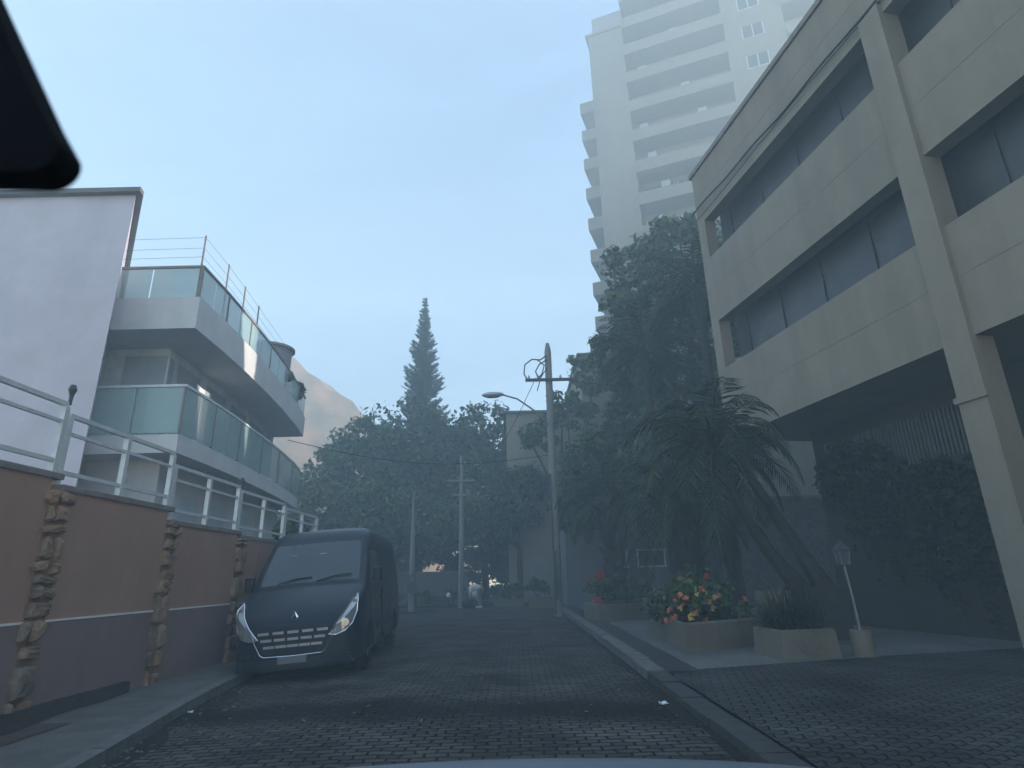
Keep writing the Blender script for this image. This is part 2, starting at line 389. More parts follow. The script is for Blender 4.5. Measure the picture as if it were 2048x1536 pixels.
# haze
HZ = (-95, 70, -14, 128, -1.6, 66)
hm = bpy.data.materials.new('haze'); hm.use_nodes = True
hn = hm.node_tree.nodes; hn.remove(hn['Principled BSDF'])
pv = hn.new('ShaderNodeVolumePrincipled'); pv.inputs['Color'].default_value = (.75, .905, 1.0, 1)
pv.inputs['Density'].default_value = 0.0100; pv.inputs['Anisotropy'].default_value = 0.1
hm.node_tree.links.new(pv.outputs[0], hn['Material Output'].inputs['Volume'])
hz = MB().box(*HZ).build('haze', hm); tag(hz, kind='stuff')

# ------------------------------------------------------------------ ground
def gl(x):      # carriageway falls to the left gutter
    return ip(x, [-4.9, -2.0, -1.0, 1.8], [-.10, -.01, 0, 0])
KX = lambda y: ip(y, [-14, 5, 8.5, 11, 14, 17, 20, 24, 30], [-3.2, -3.45, -4.12, -4.45, -4.6, -4.7, -5.0, -5.8, -7.8])   # left kerb face
KR = 1.80                                                                                                              # right kerb face
b = grid_sheet([-94.5, -60, -30, -14, -8, 14, 30, 50, 69.5], [-13.5, 0, 20, 40, 60, 90, 127.5], lambda x, y: -.16)
tag(b.build('ground', earth), kind='structure')
b = MB(); ys = frange(-13, 30, .5); rows = []
for y in ys:
    x0, x1 = KX(y) - .02, KR + .02
    if y > 29: x0, x1 = -60, 40
    rows.append([(x, y, gl(max(x, -4.9))) for x in [x0 + (x1 - x0) * i / 10 for i in range(11)]])
b.loft(rows, closed=False)
b.loft([[(x, y, -.004) for x in frange(-60, 40, 5)] for y in (29.6, 31.4, 33.0)], closed=False)
tag(b.build('road', cobble), kind='structure')

def ribbon(xa, xb, ys, z0, z1):
    b = MB()
    rings = [[(xa(y), y, z0), (xa(y), y, z1), (xb(y), y, z1), (xb(y), y, z0)] for y in ys]
    return b.loft(rings, True, True)
# left pavement with kerb
kl = MB(); yk = -12.0; r2 = random.Random(3)
while yk < 28:
    ln = r2.uniform(.8, 1.25); y1 = min(yk + ln, 28)
    q = r2.uniform(-.012, .012)
    kl.loft([[(KX(y) + q, y, -.15), (KX(y) + q - .005, y, .045 + q * .5), (KX(y) + q - .16, y, .05 + q * .5), (KX(y) + q - .16, y, -.15)] for y in (yk + .006, y1 - .006)], True, True)
    yk = y1
tag(kl.build('kerb', kerbst), kind='structure')
WX = -5.40
tag(ribbon(lambda y: KX(y) - .15, lambda y: min(WX - .25, KX(y) - .9), frange(-12, 28, 1), -.15, .036).build('pavement', concrete), kind='structure')
gd = MB(); 
gd.loft([[(KX(y) + .015, y, gl(KX(y)) + .006), (KX(y) + ip(math.sin(y * 2.3) + math.sin(y * 5.1) * .5, [-1.5, 1.5], [.10, .34]), y, gl(KX(y) + .2) + .006)] for y in frange(-4, 12, .2)], closed=False)
tag(gd.build('gutter_silt', gutter_dirt), kind='structure')
gd = MB(); gd.loft([[(KR - .01, y, .006), (KR - ip(math.sin(y * 1.9) + math.sin(y * 4.7) * .6, [-1.6, 1.6], [.05, .22]), y, .006)] for y in frange(-4, 28, .2)], closed=False)
tag(gd.build('gutter_silt', gutter_dirt), kind='structure')
# soil strip and reddish ramp at the foot of the left wall
sp = MB(); sp.loft([[(-4.72, y, .044), (-5.2, y, .044)] for y in frange(3.0, 7.0, .5)], closed=False)
tag(sp.build('ramp', redramp), kind='structure')
sp = MB(); sp.loft([[(WX + .04 + ip(math.sin(y * 3.1), [-1, 1], [.16, .34]) * ip(y, [4, 7.6, 8.9], [1, 1, .2]), y, .042), (WX + .1, y, .16), (WX - .1, y, .17)] for y in frange(3.0, 8.9, .2)], closed=False)
tag(sp.build('soil_strip', soil), kind='structure')
# right kerb, pavement, dark strip, driveway
kr = MB(); kd = MB(); yk = -12.0
while yk < 27:
    y1 = min(yk + r2.uniform(.8, 1.2), 27); q = r2.uniform(-.014, .014); h = ip(yk, [8.0, 9.6], [.085, .14])
    kq = kr if yk > 8.6 else kd
    kq.loft([[(KR + q, y, -.15), (KR + q + .01, y, h + q * .5), (KR + .27, y, h + q * .5), (KR + .27, y, -.15)] for y in (yk + .008, y1 - .008)], True, True)
    yk = y1
tag(kr.build('kerb', kerbst), kind='structure')
tag(kd.build('kerb', mat('worn_kerb', (.17, .165, .16), .9, .35, 6, .5, 30)), kind='structure')
DR = lambda x: ip(x, [2.0, 5.8, 9.5, 12], [9.02, 10.14, 10.95, 11.4])        # far edge of the driveway
b = MB(); b.loft([[(x, -12, .105), (x, 3, .105), (x, DR(x), .112)] for x in frange(KR + .26, 12, .5)], closed=False)
tag(b.build('driveway', paver), kind='structure')
b = MB(); b.loft([[(x, DR(x) - .002, .118), (x, 20, .118), (x, 31.5, .118)] for x in frange(2.5, 16, .5)], closed=False)
b.loft([[(x, DR(x) - .002, .02), (x, DR(x) - .002, .118)] for x in frange(2.5, 16, .5)], closed=False)
tag(b.build('pavement', calcada), kind='structure')
b = MB(); b.loft([[(KR + .26, y, .119 if y > 9.1 else .1195), (2.52 + ip(y, [9, 30], [0, .2]), y, .1195)] for y in frange(9.02, 31, 1)], closed=False)
tag(b.build('paving_strip', calcada_dark), kind='structure')
b = MB(); b.box(-60, 40, 33.0, 50, -.2, .10)
tag(b.build('verge', earth), kind='structure')

# hill far behind on the left
b = grid_sheet(frange(-94, -6, 2), frange(74, 126, 2), lambda x, y: max(-1, ip(x, [-94, -60, -36, -31, -25.8, -22.5, -14, -6], [47, 47, 36.4, 32.6, 28.2, 25.6, 17, 2]) * ip(y, [74, 80, 92, 126], [0, .45, 1.0, 1.0])
     + .45 * math.sin(x * .61 + y * .33) + .3 * math.sin(x * 1.3 - y * .7) + .25 * math.sin(x * 2.1 + y * 1.9)))
hill = b.build('hill', hillm, smooth=True); tag(hill, kind='structure')

# ------------------------------------------------------------------ foliage helpers
def leaves(center, rad, n, size, rng, flat=.35, aspect=1.8, clumps=None, clump_r=.3, shell=.55, droop=0):
    """n leaf quads in clumps through an ellipsoid; returns V, F"""
    c = np.array(center, float); rad = np.array(rad, float)
    k = clumps or max(8, n // 60)
    d = rng.normal(size=(k, 3)); d /= np.linalg.norm(d, axis=1)[:, None]
    rr = shell + (1 - shell) * rng.random(k)
    cc = c + d * rr[:, None] * rad * (1 - clump_r * .5)
    sz = clump_r * (.6 + .8 * rng.random(k))
    idx = rng.integers(0, k, n)
    p = rng.normal(size=(n, 3)); p /= np.linalg.norm(p, axis=1)[:, None]; p *= (rng.random(n) ** .45)[:, None]
    pos = cc[idx] + p * sz[idx][:, None] * rad.mean() * np.array([1, 1, .75])
    nrm = p + rng.normal(size=(n, 3)) * .6 + np.array([0, 0, flat]); nrm /= np.linalg.norm(nrm, axis=1)[:, None]
    t = rng.normal(size=(n, 3)); t[:, 2] -= droop; t -= nrm * (t * nrm).sum(1)[:, None]; t /= np.linalg.norm(t, axis=1)[:, None]
    s = np.cross(nrm, t); L = size * (.6 + .8 * rng.random(n))[:, None]
    V = np.stack([pos - t * L * .5, pos + s * L / aspect * .5 + t * L * .05, pos + t * L * .5, pos - s * L / aspect * .5 + t * L * .05], 1).reshape(-1, 3)
    F = np.arange(4 * n).reshape(n, 4)
    return V, F
def tree(name, label, x, y, h, crown, leafm, seed, trunk_r=.22, n=5200, size=.42, group=None, z0=0, trunkm=None, lean=0):
    """crown: list of (dx, dy, z, rx, ry, rz)"""
    rng = np.random.default_rng(seed); rr = random.Random(seed)
    t = thing(name, label, 'tree', (x, y, z0), group)
    tb = MB(); zc = sum(c[2] for c in crown) / len(crown)
    fork = min(c[2] - c[5] for c in crown) * .9 + .6
    top = Vector((x + lean, y, z0 + fork))
    tb.tube([(x, y, z0 - .1), (x + .02, y, z0 + .3), (x + lean * .4, y, z0 + fork * .55), top], [trunk_r * 1.35, trunk_r, trunk_r * .85, trunk_r * .75], 10)
    for c in crown:
        e = Vector((x + c[0], y + c[1], z0 + c[2]))
        for q in range(2):
            e2 = e + Vector((rr.uniform(-.5, .5) * c[3], rr.uniform(-.5, .5) * c[4], rr.uniform(-.2, .5) * c[5]))
            mid = top.lerp(e2, .5) + Vector((rr.uniform(-.3, .3), rr.uniform(-.3, .3), -.25))
            tb.tube([top - Vector((0, 0, .2)), mid, e2], [trunk_r * .6, trunk_r * .38, trunk_r * .12], 7)
    tb.build('trunk', trunkm or bark, t, smooth=True)
    cb = MB(); tot = sum(c[3] * c[4] + c[4] * c[5] for c in crown)
    for c in crown:
        V, F = leaves((x + c[0], y + c[1], z0 + c[2]), c[3:6], int(n * (c[3] * c[4] + c[4] * c[5]) / tot), size, rng, clump_r=.28, shell=.5)
        cb.np(V, F)
    cb.build('crown', leafm, t)
    return t
def frond(b, p, az, el, L, droop, rng, nl=26, ll=.55, w=.045, hang=.6, rach=True):
    """pinnate palm frond: an arched rachis with leaflets on both sides"""
    d = Vector((math.cos(az) * math.cos(el), math.sin(az) * math.cos(el), math.sin(el)))
    side = Vector((-math.sin(az), math.cos(az), 0))
    pts = []; q = Vector(p); st = L / 12
    for i in range(13):
        pts.append(q.copy()); q = q + d * st
        d = (d + Vector((0, 0, -droop * (i + 1) / 12 * .32))).normalized()
    if rach: b.tube(pts, [.028 * (1 - .85 * i / 12) + .004 for i in range(13)], 4)
    for i in range(nl):
        u = .14 + .86 * i / (nl - 1); k = min(int(u * 12), 11); f = u * 12 - k
        base = pts[k].lerp(pts[k + 1], f); t = (pts[k + 1] - pts[k]).normalized()
        l = ll * (math.sin(PI * min(1, .18 + .80 * u)) ** .7) * rng.uniform(.85, 1.15)
        for sg in (-1, 1):
            dr = (side * sg + t * .75 + Vector((0, 0, -hang * rng.uniform(.6, 1.3)))).normalized()
            tip = base + dr * l; wv = t * w
            m = base + dr * l * .5 + Vector((0, 0, .02 * l))
            b.add([base - wv * .4, m - wv, tip, m + wv], [(0, 1, 2, 3)])
def palm(label, base, top, r0, r1, nf, L, seed, ll=.5, droop=1.0, skirt=False, z0=0, group=None, bend=None, nl=26, w=.045, trunk2=None, elmin=-.5):
    rng = random.Random(seed)
    t = thing('palm_tree', label, 'palm tree', (base[0], base[1], base[2]), group)
    tb = MB(); bs, tp = Vector(base), Vector(top); n = 14; pts = []; rs = []
    for i in range(n + 1):
        u = i / n; p = bs.lerp(tp, u)
        if bend: p += Vector(bend) * math.sin(PI * u)
        pts.append(p); rs.append((r0 + (r1 - r0) * (1 - (1 - u) ** 3)) * (1 + .05 * (i % 2)))
    tb.tube(pts, rs, 10); tb.build('trunk', palmbark, t, smooth=True)
    if trunk2:
        tb = MB(); bs2 = Vector(trunk2[0]); pts = [bs2.lerp(Vector(trunk2[1]), i / n) for i in range(n + 1)]
        tb.tube(pts, rs, 10); tb.build('trunk', palmbark, t, smooth=True)
    cb = MB()
    for i in range(nf):
        az = i * 2.399 + rng.uniform(-.2, .2); u = (i + .5) / nf
        el = 1.35 + (elmin - 1.35) * u + rng.uniform(-.12, .12)
        frond(cb, tp + Vector((math.cos(az), math.sin(az), 0)) * r1 * .5, az, el, L * rng.uniform(.85, 1.1), droop * rng.uniform(.8, 1.25), rng, nl, ll, w)
    cb.build('crown', leaf_palm, t)
    if skirt:
        sb = MB()
        for i in range(140):
            a = rng.uniform(0, 2 * PI); zz = rng.uniform(.15, .95); p = bs.lerp(tp, zz)
            o = Vector((math.cos(a), math.sin(a), 0)); rr_ = r1 * rng.uniform(.95, 1.3)
            q = p + o * rr_; e = q + o * .16 + Vector((0, 0, rng.uniform(.1, .25)))
            sd_ = Vector((-o.y, o.x, 0)) * .05
            sb.add([q - sd_, q + sd_, e + sd_ * .4, e - sd_ * .4], [(0, 1, 2, 3)])
        sb.build('leaf_base', fibre, t)['kind'] = 'stuff'
    return t

# ------------------------------------------------------------------ left boundary wall + railing
PAN = [(2.15, 4.60, 2.72), (4.60, 7.05, 2.62), (7.05, 9.50, 2.50), (9.50, 11.95, 2.31), (11.95, 14.40, 2.24), (14.40, 16.85, 2.16)]
wl_ = thing('boundary_wall', 'orange rendered boundary wall with stone pilasters along the left pavement', 'wall', (WX, 9.5, 0))
pane_l = mat('curtained_glass', (.34, .37, .40), .3, .12, 1.5)  # pane colour paled to stand in for haze over the house
rl = thing('metal_railing', 'white tubular metal railing stepping along the top of the orange wall', 'railing', (WX - .12, 9.5, 2.3))
def stones(b, y0, y1, xf, z0, z1, rg):
    z = z0
    while z < z1 - .03:
        h = min(rg.choice((.10, .16, .22, .30, .40)) * rg.uniform(.85, 1.15), z1 - z); y = y0 + rg.uniform(-.06, .04)
        ye = y1 + rg.uniform(-.04, .07)
        cuts = [y] + ([y + (ye - y) * rg.uniform(.35, .65)] if rg.random() < .75 else []) + [ye]
        for a, c in zip(cuts, cuts[1:]):
            g = .010; d = rg.uniform(.03, .075); j = lambda s=.035: rg.uniform(-s, s)
            # irregular boulder face: bevelled quad pushed out
            hh = h * rg.uniform(.85, 1.0)
            o = [(a + g + j(), z + g + j()), (c - g + j(), z + g + j()), (c - g + j(), z + hh - g + j()), (a + g + j(), z + hh - g + j())]
            cy, cz = (a + c) / 2, z + hh / 2
            o2 = []
            for (p, q), (p2, q2) in zip(o, o[1:] + o[:1]):
                o2 += [(p, q), ((p + p2) / 2 + j(.018), (q + q2) / 2 + j(.018))]
            o2 = [(cy + (p - cy) * (.86 if i % 2 == 0 else 1.0), cz + (q - cz) * (.86 if i % 2 == 0 else 1.0)) for i, (p, q) in enumerate(o2)]
            sc2 = lambda k, s_: [(cy + (p - cy) * k + j(s_), cz + (q - cz) * k + j(s_)) for p, q in o2]
            b.loft([[(xf - .12, p, q) for p, q in o2], [(xf + d * .4, p, q) for p, q in o2], [(xf + d * .85 + j(.008), p, q) for p, q in sc2(.84, .006)], [(xf + d + j(.012), p, q) for p, q in sc2(.45, .012)]], True, True)
        z += h
rg = random.Random(21)
for k, (y0, y1, zt) in enumerate(PAN):
    zb = 1.04 - .0 * k
    MB().box(WX - .2, WX, y0 + .16, y1 - .16, zb + .012, zt).build('wall_panel', orange, wl_)
    MB().box(WX - .2, WX + .012, y0 + .16, y1 - .16, -.1, zb - .012).build('dado', mauve, wl_)
    MB().box(WX - .2, WX + .02, y0 + .16, y1 - .16, zb - .012, zb + .012).build('dado_line', whiteline, wl_)
    MB().bbox(WX - .22, WX + .022, y0 + .0, y1 - .0, zt + .002, zt + .075, .012).build('coping', coping, wl_)
    sb = MB(); stones(sb, y0 - .17, y0 + .17, WX + .03, -.05, zt + .0, rg)
    sb.box(WX - .2, WX + .015, y0 - .16, y0 + .16, -.1, zt)
    sb.build('stone_pilaster', stone_a, wl_)
    # railing section
    xr = WX - .12; zr0 = zt + .075; hgt = .86
    sec = MB()
    for rz, rr_ in ((zr0 + .16, .024), (zr0 + hgt - .22, .020), (zr0 + hgt, .027)):
        sec.box(xr - rr_, xr + rr_, y0 + .04, y1 - .04, rz - rr_, rz + rr_)
    sec.build('rail', railwhite, rl)
    for yp in (y0 + .05, (y0 + y1) / 2, y1 - .05):
        MB().box(xr - .035, xr + .035, yp - .035, yp + .035, zr0, zr0 + hgt - .0275 * (1 if yp != y0 + .05 else 1)).build('post', railwhite, rl)
# the wall turns left beyond the van
A, B = Vector((WX, 16.85, 0)), Vector((-9.6, 27.5, 0)); dv = (B - A).normalized(); nv = Vector((dv.y, -dv.x, 0))
def MW(p): q = A + dv * p[1] + nv * p[0]; return (q.x, q.y, p[2])
MB().box(-.2, 0, .16, 11.5, 1.05, 2.05, MW).build('wall_panel', orange, wl_)
MB().box(-.2, .012, .16, 11.5, -.1, 1.048, MW).build('dado', mauve, wl_)
MB().box(-.24, .035, .05, 11.5, 2.052, 2.12, MW).build('coping', coping, wl_)
sec = MB()
for rz in (2.28, 2.76, 2.98): sec.box(-.145, -.095, .05, 11.5, rz - .024, rz + .024, MW)
sec.build('rail', railwhite, rl)
for i in range(9): MB().box(-.155, -.085, .1 + i * 1.25, .17 + i * 1.25, 2.12, 2.954, MW).build('post', railwhite, rl)
# small lamp-like finials on the wall pilasters
for k, (y, z) in enumerate(((7.05, 3.62), (12.0, 3.24))):
    f = MB(); f.tube([(WX - .12, y, z - .06), (WX - .12, y, z + .06), (WX - .12, y, z + .14), (WX - .12, y, z + .20)], [.02, .024, .05, .03], 8)
    f.build('finial', darkmetal, rl)

# ------------------------------------------------------------------ left buildings
lh = thing('tall_house', 'tall plain lavender rendered house at the left edge behind the railing', 'building', (-12, 14, 0))
MB().prism([(-17, 12.0), (-8.9, 12.0), (-13.9, 19.0), (-17, 22)], 'z', -.1, 10.30).build('wall', lavender, lh)
MB().prism([(-17.2, 11.85), (-8.72, 11.85), (-8.76, 12.05), (-13.9, 19.2), (-17.2, 22.2)], 'z', 10.302, 10.42).build('roof', tile_roof, lh)
th = thing('terraced_house', 'grey house with two glass fronted terraces curving along the left side', 'building', (-9, 16, 0))
edge = [(-7.5, 12.9), (-7.56, 14.5), (-7.68, 16.2), (-7.88, 18.2), (-8.12, 20.2), (-8.45, 22.4), (-8.8, 24.2)]
def offs(o):    # edge polyline moved inwards (to the left) by o
    r = []
    for i, (x, y) in enumerate(edge):
        r.append((x - o, y + (o if i == 0 else 0)))
    return r
def slab(o, z0, z1, name, m):
    pl = offs(o); poly = pl + [(-13, 24.2), (-13, pl[0][1])]
    return MB().prism(poly, 'z', z0, z1).build(name, m, th)
slab(.75, -.1, 4.2, 'wall', greyren)
slab(0, 4.20, 4.62, 'terrace_slab', greyren)
slab(1.25, 4.62, 7.2, 'wall', mat('veiled_wall', (.52, .53, .55), .9, .2, 2))  # recess wall paled in its colour to imitate haze
slab(0, 7.2, 8.02, 'terrace_slab', greyren)
# glazing of the middle and ground floors, its pale colour imitating haze
gb = MB()
pl = offs(1.25); gb.box(-9.9, -8.8, pl[0][1] - .012, pl[0][1] + .05, 4.66, 7.0)
gb.build('window', pane_l, th)
for i in range(1, 6):
    (xa, ya), (xb, yb) = pl[i - 1], pl[i]
    d = Vector((xb - xa, yb - ya, 0)); n = Vector((d.y, -d.x, 0)).normalized()
    g = MB(); a = Vector((xa, ya, 0)) + d * .12 + n * .015; c = Vector((xa, ya, 0)) + d * .88 + n * .015
    g.loft([[(a.x, a.y, 4.75), (a.x, a.y, 6.95)], [(c.x, c.y, 4.75), (c.x, c.y, 6.95)]], closed=False)
    g.build('window', pane_l, th)
for i in range(1, 6):
    (xa, ya), (xb, yb) = offs(.75)[i - 1], offs(.75)[i]
    d = Vector((xb - xa, yb - ya, 0)); n = Vector((d.y, -d.x, 0)).normalized()
    g = MB(); a = Vector((xa, ya, 0)) + d * .2 + n * .015; c = Vector((xa, ya, 0)) + d * .8 + n * .015
    g.loft([[(a.x, a.y, 1.2), (a.x, a.y, 3.5)], [(c.x, c.y, 1.2), (c.x, c.y, 3.5)]], closed=False)
    g.build('window', pane_l, th)
def balustrade(o, z, h, front_x):
    pl = [(front_x, edge[0][1] + o)] + offs(o)
    for i in range(len(pl) - 1):
        (xa, ya), (xb, yb) = pl[i], pl[i + 1]
        d = Vector((xb - xa, yb - ya, 0)); ln = d.length; d.normalize(); n = Vector((d.y, -d.x, 0))
        def M(p): q = Vector((xa, ya, 0)) + d * p[0] + n * p[1]; return (q.x, q.y, p[2])
        m = 2
        for k in range(m):
            MB().box(ln * k / m + .02, ln * (k + 1) / m - .02, -.008, .008, z + .03, z + h - .05, M).build('glass_panel', balglass, th)
        MB().box(-.01, ln + .01, -.03, .03, z + h - .04, z + h + .02, M).build('handrail', railwhite if o == 0 and z < 6 else coping, th)
        MB().box(-.025, .025, -.022, .022, z, z + h - .042, M).build('baluster', coping, th)
balustrade(0.06, 8.02, .86, -10.0)
balustrade(0, 4.62, 1.15, -9.7)
post = [(-7.52, 12.96), (-7.6, 14.4), (-7.72, 15.7), (-7.86, 17.0)]
for (x, y) in post:
    MB().tube([(x - .1, y, 8.02), (x - .1, y, 9.75)], .022, 6).build('fence_post', coping, th)
wb = MB()
for zz in (9.15, 9.4, 9.7):
    wb.tube([(-9.8, 13.0, zz)] + [(x - .1, y, zz) for x, y in post] + [(-8.3, 20.2, zz)], .005, 4)
wb.build('fence_wire', cable, th)
tk = thing('water_tank', 'round lavender water tank with a flat lid on the far terrace roof', 'tank', (-9.35, 21.5, 8.02))
b = MB(); ring = lambda r_, z: [(-9.35 + r_ * math.cos(a), 21.5 + r_ * math.sin(a), z) for a in (2 * PI * i / 24 for i in range(24))]
b.loft([ring(.72, 8.02), ring(.75, 10.0)], True, True); b.build('tank_shell', tank, tk, smooth=True)
b = MB(); b.loft([ring(.86, 10.002), ring(.86, 10.09), ring(.5, 10.16)], True, True); b.build('lid', coping, tk)
# terrace pot plants
for k, (x, y, z, r_, lab) in enumerate(((-8.5, 20.6, 8.02, .5, 'bushy roof terrace plant beside the round water tank'), (-8.75, 22.6, 8.02, .62, 'bushy roof terrace plant at the far end of the grey house'))):
    t = thing('potted_plant', lab, 'plant', (x, y, z))
    MB().tube([(x, y, z), (x, y, z + .35)], [.16, .2], 10).build('pot', potdark, t)
    c = MB(); V, F = leaves((x, y, z + .75), (r_, r_, r_ * .8), 500, .2, np.random.default_rng(k + 5)); c.np(V, F); c.build('foliage', leaf_a, t)
# dark hedge behind the railing
hd = thing('hedge', 'dark clipped hedge rising behind the railing beyond the van', 'hedge', (-7.2, 20, 0))
c = MB(); rngh = np.random.default_rng(31)
for i in range(8):
    V, F = leaves((-6.55 - i * .22 - (i * i) * .02, 17.2 + i * 1.1, 2.35), (.5, .8, 1.05), 420, .2, rngh); c.np(V, F)
c.build('foliage', leaf_a, hd)
MB().tube([(-7.2, 19, -.1), (-7.2, 19, 2)], .06, 6).build('stem', bark, hd)

# ------------------------------------------------------------------ right apartment building with ribbon openings
AZ = R(10.9); Nf = Vector((math.cos(AZ), math.sin(AZ), 0)); Df = Vector((-math.sin(AZ), math.cos(AZ), 0))
def MF(p):      # local (s along facade, w depth behind facade plane, z)
    q = Nf * (9.0 + p[1]) + Df * p[0]; return (q.x, q.y, p[2])
ab = thing('apartment_block', 'pale beige block with long ribbon openings raised on a tall pier at the right', 'building', MF((5, 6, 0)))
S0, S1 = -9, 14.9
bands = [(4.95, 6.95), (8.42, 10.5), (11.82, 13.65)]
for z0, z1 in bands:
    MB().box(S0, S1, 0, .35, z0, z1, MF).build('facade_band', beige, ab)
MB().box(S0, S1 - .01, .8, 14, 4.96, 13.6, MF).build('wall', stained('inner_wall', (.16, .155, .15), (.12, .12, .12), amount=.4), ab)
MB().box(14.92, 31, 11.5, 18, -.1, 20.0, MF).build('sun_blocker', beige, ab)  # unseen block added to keep the sun off the street and left house
MB().box(S0, S1, .352, 14, 4.95, 5.2, MF).build('soffit', beige, ab)
for z0, z1 in ((6.95, 8.42), (10.5, 11.82)):
    for sa, sb_ in ((S0, 7.28), (7.78, S1 - .4)):
        MB().box(sa, sb_, .60, .63, z0, z1, MF).build('window', darkrecess, ab)
        k = sa
        while k < sb_:
            MB().box(k - .02, k + .02, .56, .598, z0, z1, MF).build('mullion', darkmetal, ab); k += 1.55
    MB().box(S1 - .4, S1, .0, .35, z0, z1, MF).build('pier', beige, ab)
MB().box(7.28, 7.78, -.10, .35, -.1, 13.65, MF).build('pier', beige, ab)
MB().box(7.24, 7.82, -.14, -.10, 3.92, 4.02, MF).build('pier_collar', beige, ab)
MB().box(S0, S1 + .1, -.06, .5, 13.652, 13.80, MF).build('parapet_cap', coping, ab)
for z in (7.0 - 1.0, 9.45, 12.75):          # thin cladding joints
    MB().box(S0, 7.27, -.004, .0, z - .008, z + .008, MF).build('cladding_joint', coping, ab)
    MB().box(7.79, S1, -.004, .0, z - .008, z + .008, MF).build('cladding_joint', coping, ab)
jb = MB(); jb.tube([MF((s, -.10 - .02 * math.sin(s * .9), 12.18 + .10 * math.sin(s * .55) + .03 * math.sin(s * 2.3))) for s in frange(S0, S1, .4)], .028, 6)
jb.build('conduit', cable, ab)
jb = MB(); jb.tube([MF((s, -.06, 12.05 + .05 * math.sin(s * .8))) for s in frange(S0, S1, .4)], .014, 5)
jb.build('conduit', cable, ab)
# recessed ground floor wall
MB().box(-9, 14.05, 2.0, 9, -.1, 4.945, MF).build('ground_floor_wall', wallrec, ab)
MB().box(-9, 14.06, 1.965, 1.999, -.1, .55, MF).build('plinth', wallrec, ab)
lv = MB()
for i in range(44):
    s = 9.2 + i * .10; lv.box(s, s + .045, 1.93, 1.998, 3.55, 4.55, MF)
lv.build('louvre', mat('louvre_metal', (.22, .22, .23), .6, .15, 5), ab)

# ------------------------------------------------------------------ tower behind
TA = R(21); Td = Vector((math.cos(TA), -math.sin(TA), 0)); Tn = Vector((math.sin(TA), math.cos(TA), 0)); T0 = Vector((8.3, 45.0, 0))
def MT(p):      # s along the front, w behind the front, z
    q = T0 + Td * p[0] + Tn * p[1]; return (q.x, q.y, p[2])
tw = thing('tower_block', 'tall pale apartment tower with stacked balconies behind the beige block', 'building', MT((12, 6, 0)))
FH = 3.3; ZT = 51.5
ZU = ZT + 3 * FH
MB().box(0, 32, 1.6, 24, -.1, ZT, MT).build('wall', beige2, tw)
MB().box(3.3, 32, 1.601, 24, ZT + .002, ZU, MT).build('wall', beige2, tw)
MB().box(0, 3.3, 0, 1.59, -.1, ZT + .4, MT).build('pier', beige2, tw)
MB().box(12.2, 17.0, 0, 1.59, -.1, ZU, MT).build('pier', beige2, tw)
MB().box(25.5, 32.0, 0, 1.59, -.1, ZU, MT).build('pier', beige2, tw)
MB().box(-.3, 3.28, -.15, 24, ZT + .402, ZT + .7, MT).build('roof_slab', beige2, tw)
MB().box(3.2, 32.3, -.4, 24, ZU + .002, ZU + .4, MT).build('roof_slab', beige2, tw)
pent = stained('penthouse_render', (.66, .62, .64), (.58, .55, .58), amount=.3)
MB().box(.3, 3.28, .9, 20, ZT + .702, ZT + 3.6, MT).build('penthouse', pent, tw)
frame_m = railwhite; k = 0; rt = random.Random(12)
for f in range(7, 19):
    z = ZT - (16 - f) * FH
    for sa, sb_ in ((3.3, 12.2), (17.0, 25.5)):
        MB().box(sa, sb_, -.35, 1.59, z - .18, z, MT).build('balcony', beige2, tw)
        pb = MB(); pb.box(sa, sb_, -.35, -.23, z + .002, z + 1.0, MT); pb.build('parapet', beige2, tw)
        for j in range(3):
            a = sa + .35 + j * (sb_ - sa) / 3; wdt = rt.uniform(1.5, 2.55)
            wo = MB().box(a, a + wdt, 1.54, 1.598, z + .1, z + 2.5, MT).build('window', darkrecess, tw)
            fb = MB()
            if rt.random() < .6:
                for q in (0, .65, 1.3): fb.box(a + q - .03, a + q + .03, 1.50, 1.538, z + .1, z + 2.5, MT)
                fb.box(a, a + 1.3, 1.49, 1.499, z + 1.1, z + 1.18, MT)
                fb.build('frame', frame_m, wo)
    for s in (13.6,):
        wo = MB().box(s, s + 1.7, -.02, .1, z + .95, z + 2.3, MT).build('window', darkrecess, tw)
        fb = MB()
        for q in (0, .85, 1.7): fb.box(s + q - .04, s + q + .04, -.05, -.021, z + .95, z + 2.3, MT)
        fb.box(s - .05, s + 1.75, -.06, -.02, z + .88, z + .951, MT); fb.build('frame', frame_m, wo)
    for j in range(2):
        if rt.random() < .7:
            a = 3.9 + 3.6 * j + rt.uniform(0, 1.6)
            MB().bbox(a, a + .75, 1.05, 1.5, z + rt.uniform(1.9, 2.2), z + 2.62, .03, MT).build('air_conditioner', railwhite, tw)
    if z < 46.5:   # side balconies on the left flank
        MB().box(-1.7, -.01, 1.8, 7.5, z - .2, z, MT).build('balcony', beige2, tw)
        pb = MB(); pb.box(-1.7, -1.55, 1.8, 7.5, z + .002, z + 1.05, MT); pb.box(-1.549, -.01, 1.8, 1.92, z + .002, z + 1.05, MT); pb.build('parapet', beige2, tw)
        MB().box(-.05, -.002, 2.4, 6.8, z + .1, z + 2.5, MT).build('window', darkrecess, tw)

